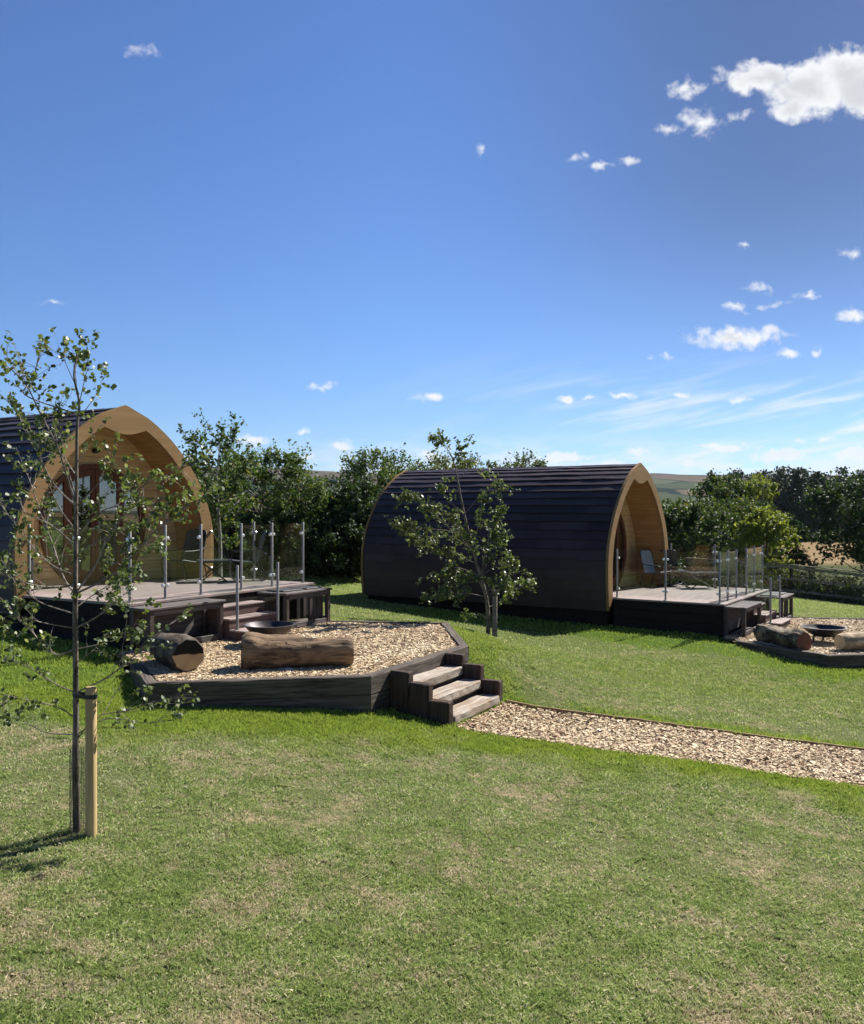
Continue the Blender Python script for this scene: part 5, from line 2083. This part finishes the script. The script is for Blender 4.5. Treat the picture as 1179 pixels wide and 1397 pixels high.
# --- second young tree, in front of the right pod's side
D2 = 16.06
tr2 = [(666, 874), (665, 821), (656, 786), (646, 750), (634, 702), (625, 655), (618, 626), (608, 607), (596, 586)]
b2l = [([(656, 786), (622, 774), (599, 786), (573, 789)], .4, 1.2), ([(663, 816), (634, 809), (608, 812), (580, 819)], .5, 2),
       ([(665, 821), (682, 793), (703, 778), (700, 768)], .4, 2), ([(665, 826), (689, 819), (713, 800), (725, 796)], .4, 1.8),
       ([(646, 750), (613, 731), (575, 738), (560, 736)], .5, 1.6), ([(646, 750), (599, 707), (570, 679), (549, 679)], .5, 1.8),
       ([(640, 730), (582, 721), (560, 722), (546, 717)], .4, 1.6), ([(656, 786), (670, 726), (687, 697)], .4, 1.6),
       ([(656, 786), (677, 750), (686, 738)], .4, 1.6), ([(634, 702), (665, 667), (694, 664)], .5, .8), ([(646, 750), (656, 702), (660, 680)], .5, 1.4),
       ([(625, 655), (627, 630), (626, 612)], .2, 1.5), ([(656, 786), (684, 769), (692, 772)], .3, 1.5), ([(640, 730), (610, 700), (585, 690)], .5, 1.6),
       ([(650, 770), (615, 755), (590, 750)], .5, 1.8), ([(650, 770), (640, 740), (620, 715)], .5, 1.8), ([(634, 702), (610, 680), (600, 665)], .4, 1.3),
       ([(664, 815), (650, 790), (625, 795), (600, 800)], .5, 1.5), ([(664, 808), (680, 800), (690, 806)], .4, 1.8), ([(618, 626), (604, 606), (592, 597)], .1, 2),
       ([(666, 845), (655, 838), (640, 845), (630, 849)], .2, 1), ([(646, 750), (668, 745), (680, 720)], .5, 1.5), ([(625, 655), (645, 640), (672, 652)], .4, .6)]
t2 = sapling((667, 874), tr2, b2l, D2, 'leafy young tree on the lawn in front of the right pod\'s dark side', 'tree', 32, 0.040, 0.060, 'leaf_sap',
             twigs=7.5, leaves_per=9, tip=0.95, n_sub=2, leaf_from=0.3)
stake_for(t2.location.x + 0.115, t2.location.y - 0.03, 'greyed wooden stake beside the young tree in front of the right pod', 0.93, 0.048, (t2.location.x, t2.location.y), 0.85, 'fence')

# --- third, thin pale birch behind the left deck
D3 = 21.5
tr3 = [(301, 792), (301, 740), (299, 700), (297, 650), (300, 610), (296, 575)]
b3l = [([(300, 745), (280, 700), (268, 680)], .6, 2), ([(300, 740), (325, 700), (335, 680)], .6, 2), ([(299, 700), (275, 650), (262, 625)], .6, 2),
       ([(299, 690), (325, 650), (338, 630)], .6, 2), ([(298, 660), (280, 620), (270, 600)], .5, 1.6), ([(298, 650), (315, 610), (320, 585)], .5, 1.6),
       ([(298, 640), (265, 612), (258, 598)], .5, 1.2), ([(300, 615), (290, 590), (283, 575)], .3, 1.2), ([(300, 720), (280, 730), (270, 745)], .6, 1.6),
       ([(300, 730), (320, 740), (330, 735)], .6, 1.6)]
t3 = sapling((301, 792), tr3, b3l, D3, 'thin pale barked birch beside the right edge of the left pod arch', 'tree', 33, 0.05, 0.085, 'leaf_birch',
             twigs=5, leaves_per=8, bark='bark_pale', extra=20, tip=1.8, leaf_from=0.2)

# --- boundary hedge trees from left to right behind the pods: (px, top py, distance, width m, material, seed, label)
G = 'trees of the boundary behind the pods'
hedge = [(268, 655, 27.5, 2.6, 'leaf_birch', 101, 'mid green tree just showing right of the left pod arch'),
         (356, 616, 27.0, 3.2, 'leaf_birch', 102, 'tall rounded green tree behind the glass of the left deck'),
         (404, 662, 28.5, 2.8, 'leaf_hedge', 103, 'dark green tree behind the right end of the left deck'),
         (446, 690, 29.0, 2.1, 'leaf_hedge', 104, 'lowest tree in the dip of the hedge line, hills over its top'),
         (512, 624, 30.5, 3.2, 'leaf_birch', 105, 'feathery green tree at the rear left corner of the right pod'),
         (484, 660, 27.8, 2.4, 'leaf_dark', 106, 'dark bushy tree left of the rear corner of the right pod'),
         (596, 634, 33.0, 3.4, 'leaf_olive', 107, 'olive tree topping the right pod roof behind the second young tree'),
         (648, 634, 33.5, 2.6, 'leaf_olive', 108, 'small olive tree showing over the middle of the right pod roof'),
         (706, 630, 33.5, 2.6, 'leaf_hedge', 109, 'small dark tree top showing over the right pod roof, the rightmost there')]
for (px, ty, d, w, mt, sd, lab) in hedge:
    x = (px - 590) / F_PX * d
    gz = Hs(x, d)
    h = (HZ - ty) / F_PX * d - gz
    tree(x, d, h, w, mt, lab, 'tree', G, sd, n_leaf=15000, size=0.105, clumps=95, low=0.06, spr=0.2)
# low bushes filling the foot of the hedge
GB = 'bushes at the foot of the boundary hedge'
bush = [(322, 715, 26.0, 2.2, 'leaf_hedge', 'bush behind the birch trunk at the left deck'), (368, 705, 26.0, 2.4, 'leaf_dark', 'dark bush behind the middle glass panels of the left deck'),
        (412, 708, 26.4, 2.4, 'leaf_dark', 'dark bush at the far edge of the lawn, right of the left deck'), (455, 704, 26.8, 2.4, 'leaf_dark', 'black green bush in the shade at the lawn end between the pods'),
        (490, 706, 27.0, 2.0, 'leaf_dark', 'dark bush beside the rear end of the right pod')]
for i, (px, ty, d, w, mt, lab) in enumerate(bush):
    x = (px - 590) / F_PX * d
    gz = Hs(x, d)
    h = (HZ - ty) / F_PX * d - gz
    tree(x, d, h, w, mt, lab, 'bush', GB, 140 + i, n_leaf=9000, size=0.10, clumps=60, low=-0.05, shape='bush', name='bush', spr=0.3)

# --- right of the right pod
tree((948 - 590) / F_PX * 38, 38, 0, 0, 'leaf_hedge', 'x') if False else None
right = [(948, 690, 38.0, 3.9, 'leaf_hedge', 201, 'large dark green tree directly right of the right pod arch', 'tree', 22000, .15, 120, 'round', None),
         (990, 656, 44.0, 3.6, 'leaf_hedge', 202, 'tall dark green tree in front of the left end of the conifer belt', 'tree', 20000, .16, 120, 'round', None),
         (1006, 690, 33.5, 3.2, 'leaf_hedge', 203, 'bushy green tree left of the yellow green one', 'tree', 15000, .12, 90, 'round', None),
         (1036, 652, 40.0, 1.9, 'leaf_yellow', 204, 'narrow tree with yellowish shoots above the yellow green bush', 'tree', 5000, .13, 50, 'round', None),
         (1046, 700, 31.2, 1.9, 'leaf_yellow', 205, 'bright yellow green bushy tree behind the right deck end', 'tree', 9000, .115, 85, 'round', None),
         (1088, 748, 31.6, 1.1, 'leaf_hedge', 206, 'small dark bush against the fence right of the yellow green tree', 'bush', 5000, .08, 50, 'bush', None),
         (1190, 655, 32.5, 3.7, 'leaf_dark', 207, 'dark spreading tree cut by the right picture edge', 'tree', 13000, .13, 110, 'round', None)]
for (px, ty, d, w, mt, sd, lab, cat, n, sz, cl, shp, _) in right:
    x = (px - 590) / F_PX * d
    gz = Hs(x, d)
    h = (HZ - ty) / F_PX * d - gz
    tree(x, d, h, w, mt, lab, cat, 'trees right of the right pod', sd, n_leaf=n, size=sz, clumps=cl, low=0.3 if sd == 207 else 0.08, shape=shp, name='bush' if cat == 'bush' else 'tree')

# conifer belt beyond the wheat field
rs_ = np.random.RandomState(77)
proto = []
for k in range(5):
    proto.append(tree(0, 0, 11.0, 5.2, 'leaf_conifer', None, 'tree', 'dark conifers of the belt beyond the wheat field', 300 + k, n_leaf=5200, size=0.42, clumps=150, low=0.02,
                      shape='cone', name='conifer', gz=0))
ncon = 0
for row, (d, dy, step) in enumerate(((122, 0, 3.0), (127, 0, 3.4), (133, 0, 3.8))):
    px = 972 + row * 6
    while px < 1330:
        hpx = 645 + 6 * math.sin(px * 0.021 + 1) + rs_.uniform(-5, 6) - (4 if px > 1080 else 0)
        if px < 1000:
            hpx += (1000 - px) * 0.5
        x = (px - 590) / F_PX * d
        hh = (HZ - hpx) / F_PX * d + 4.35
        if ncon < 5:
            o = proto[ncon]
        else:
            o = copy_tree(proto[rs_.randint(5)])
        o.location = (x, d + rs_.uniform(-1.5, 1.5), -4.4)
        s = hh / 11.0
        o.scale = (s * rs_.uniform(0.85, 1.2), s * rs_.uniform(0.85, 1.2), s)
        o.rotation_euler = (0, 0, rs_.uniform(0, 6.28))
        tag(o, 'dark conifer in the dense belt beyond the wheat field', 'tree', 'dark conifers of the belt beyond the wheat field')
        ncon += 1
        px += step * F_PX / d * rs_.uniform(0.75, 1.25)
print('conifers', ncon)

# fence on the right and its undergrowth
FP = [(9.3, 31.6), (12.3, 29.6), (14.5, 28.7), (18.5, 27.2)]
build_fence(FP, 'weathered grey post and rail fence with wire netting at the far right of the lawn')
weeds('undergrowth', 'tangled green undergrowth growing through the rail fence', [(8.8, 32.2), (12.3, 30.2), (14.6, 29.3), (18.5, 27.9)], 1700, 1.05, 'leaf_hedge', 61, 0.085)
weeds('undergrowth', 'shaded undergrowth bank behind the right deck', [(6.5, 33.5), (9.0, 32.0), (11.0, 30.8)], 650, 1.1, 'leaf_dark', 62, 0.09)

build_grass()

# ------------------------------------------------------------------ the air: far hills fade to blue
HAZE = True
if HAZE:
    mb = MB()
    mb.box((-3700, -460, -25), (3900, 4300, 190))
    hz = mb.build('haze')
    m = bpy.data.materials.new('haze_air')
    m.use_nodes = True
    T = NT(m.node_tree)
    v = T.n('ShaderNodeVolumePrincipled', {'Color': (0.62, 0.78, 1.0, 1), 'Density': 0.000055, 'Anisotropy': 0.2})
    T.n('ShaderNodeOutputMaterial', {'Volume': v.outputs[0]})
    hz.data.materials.append(m)
    tag(hz, kind='stuff')
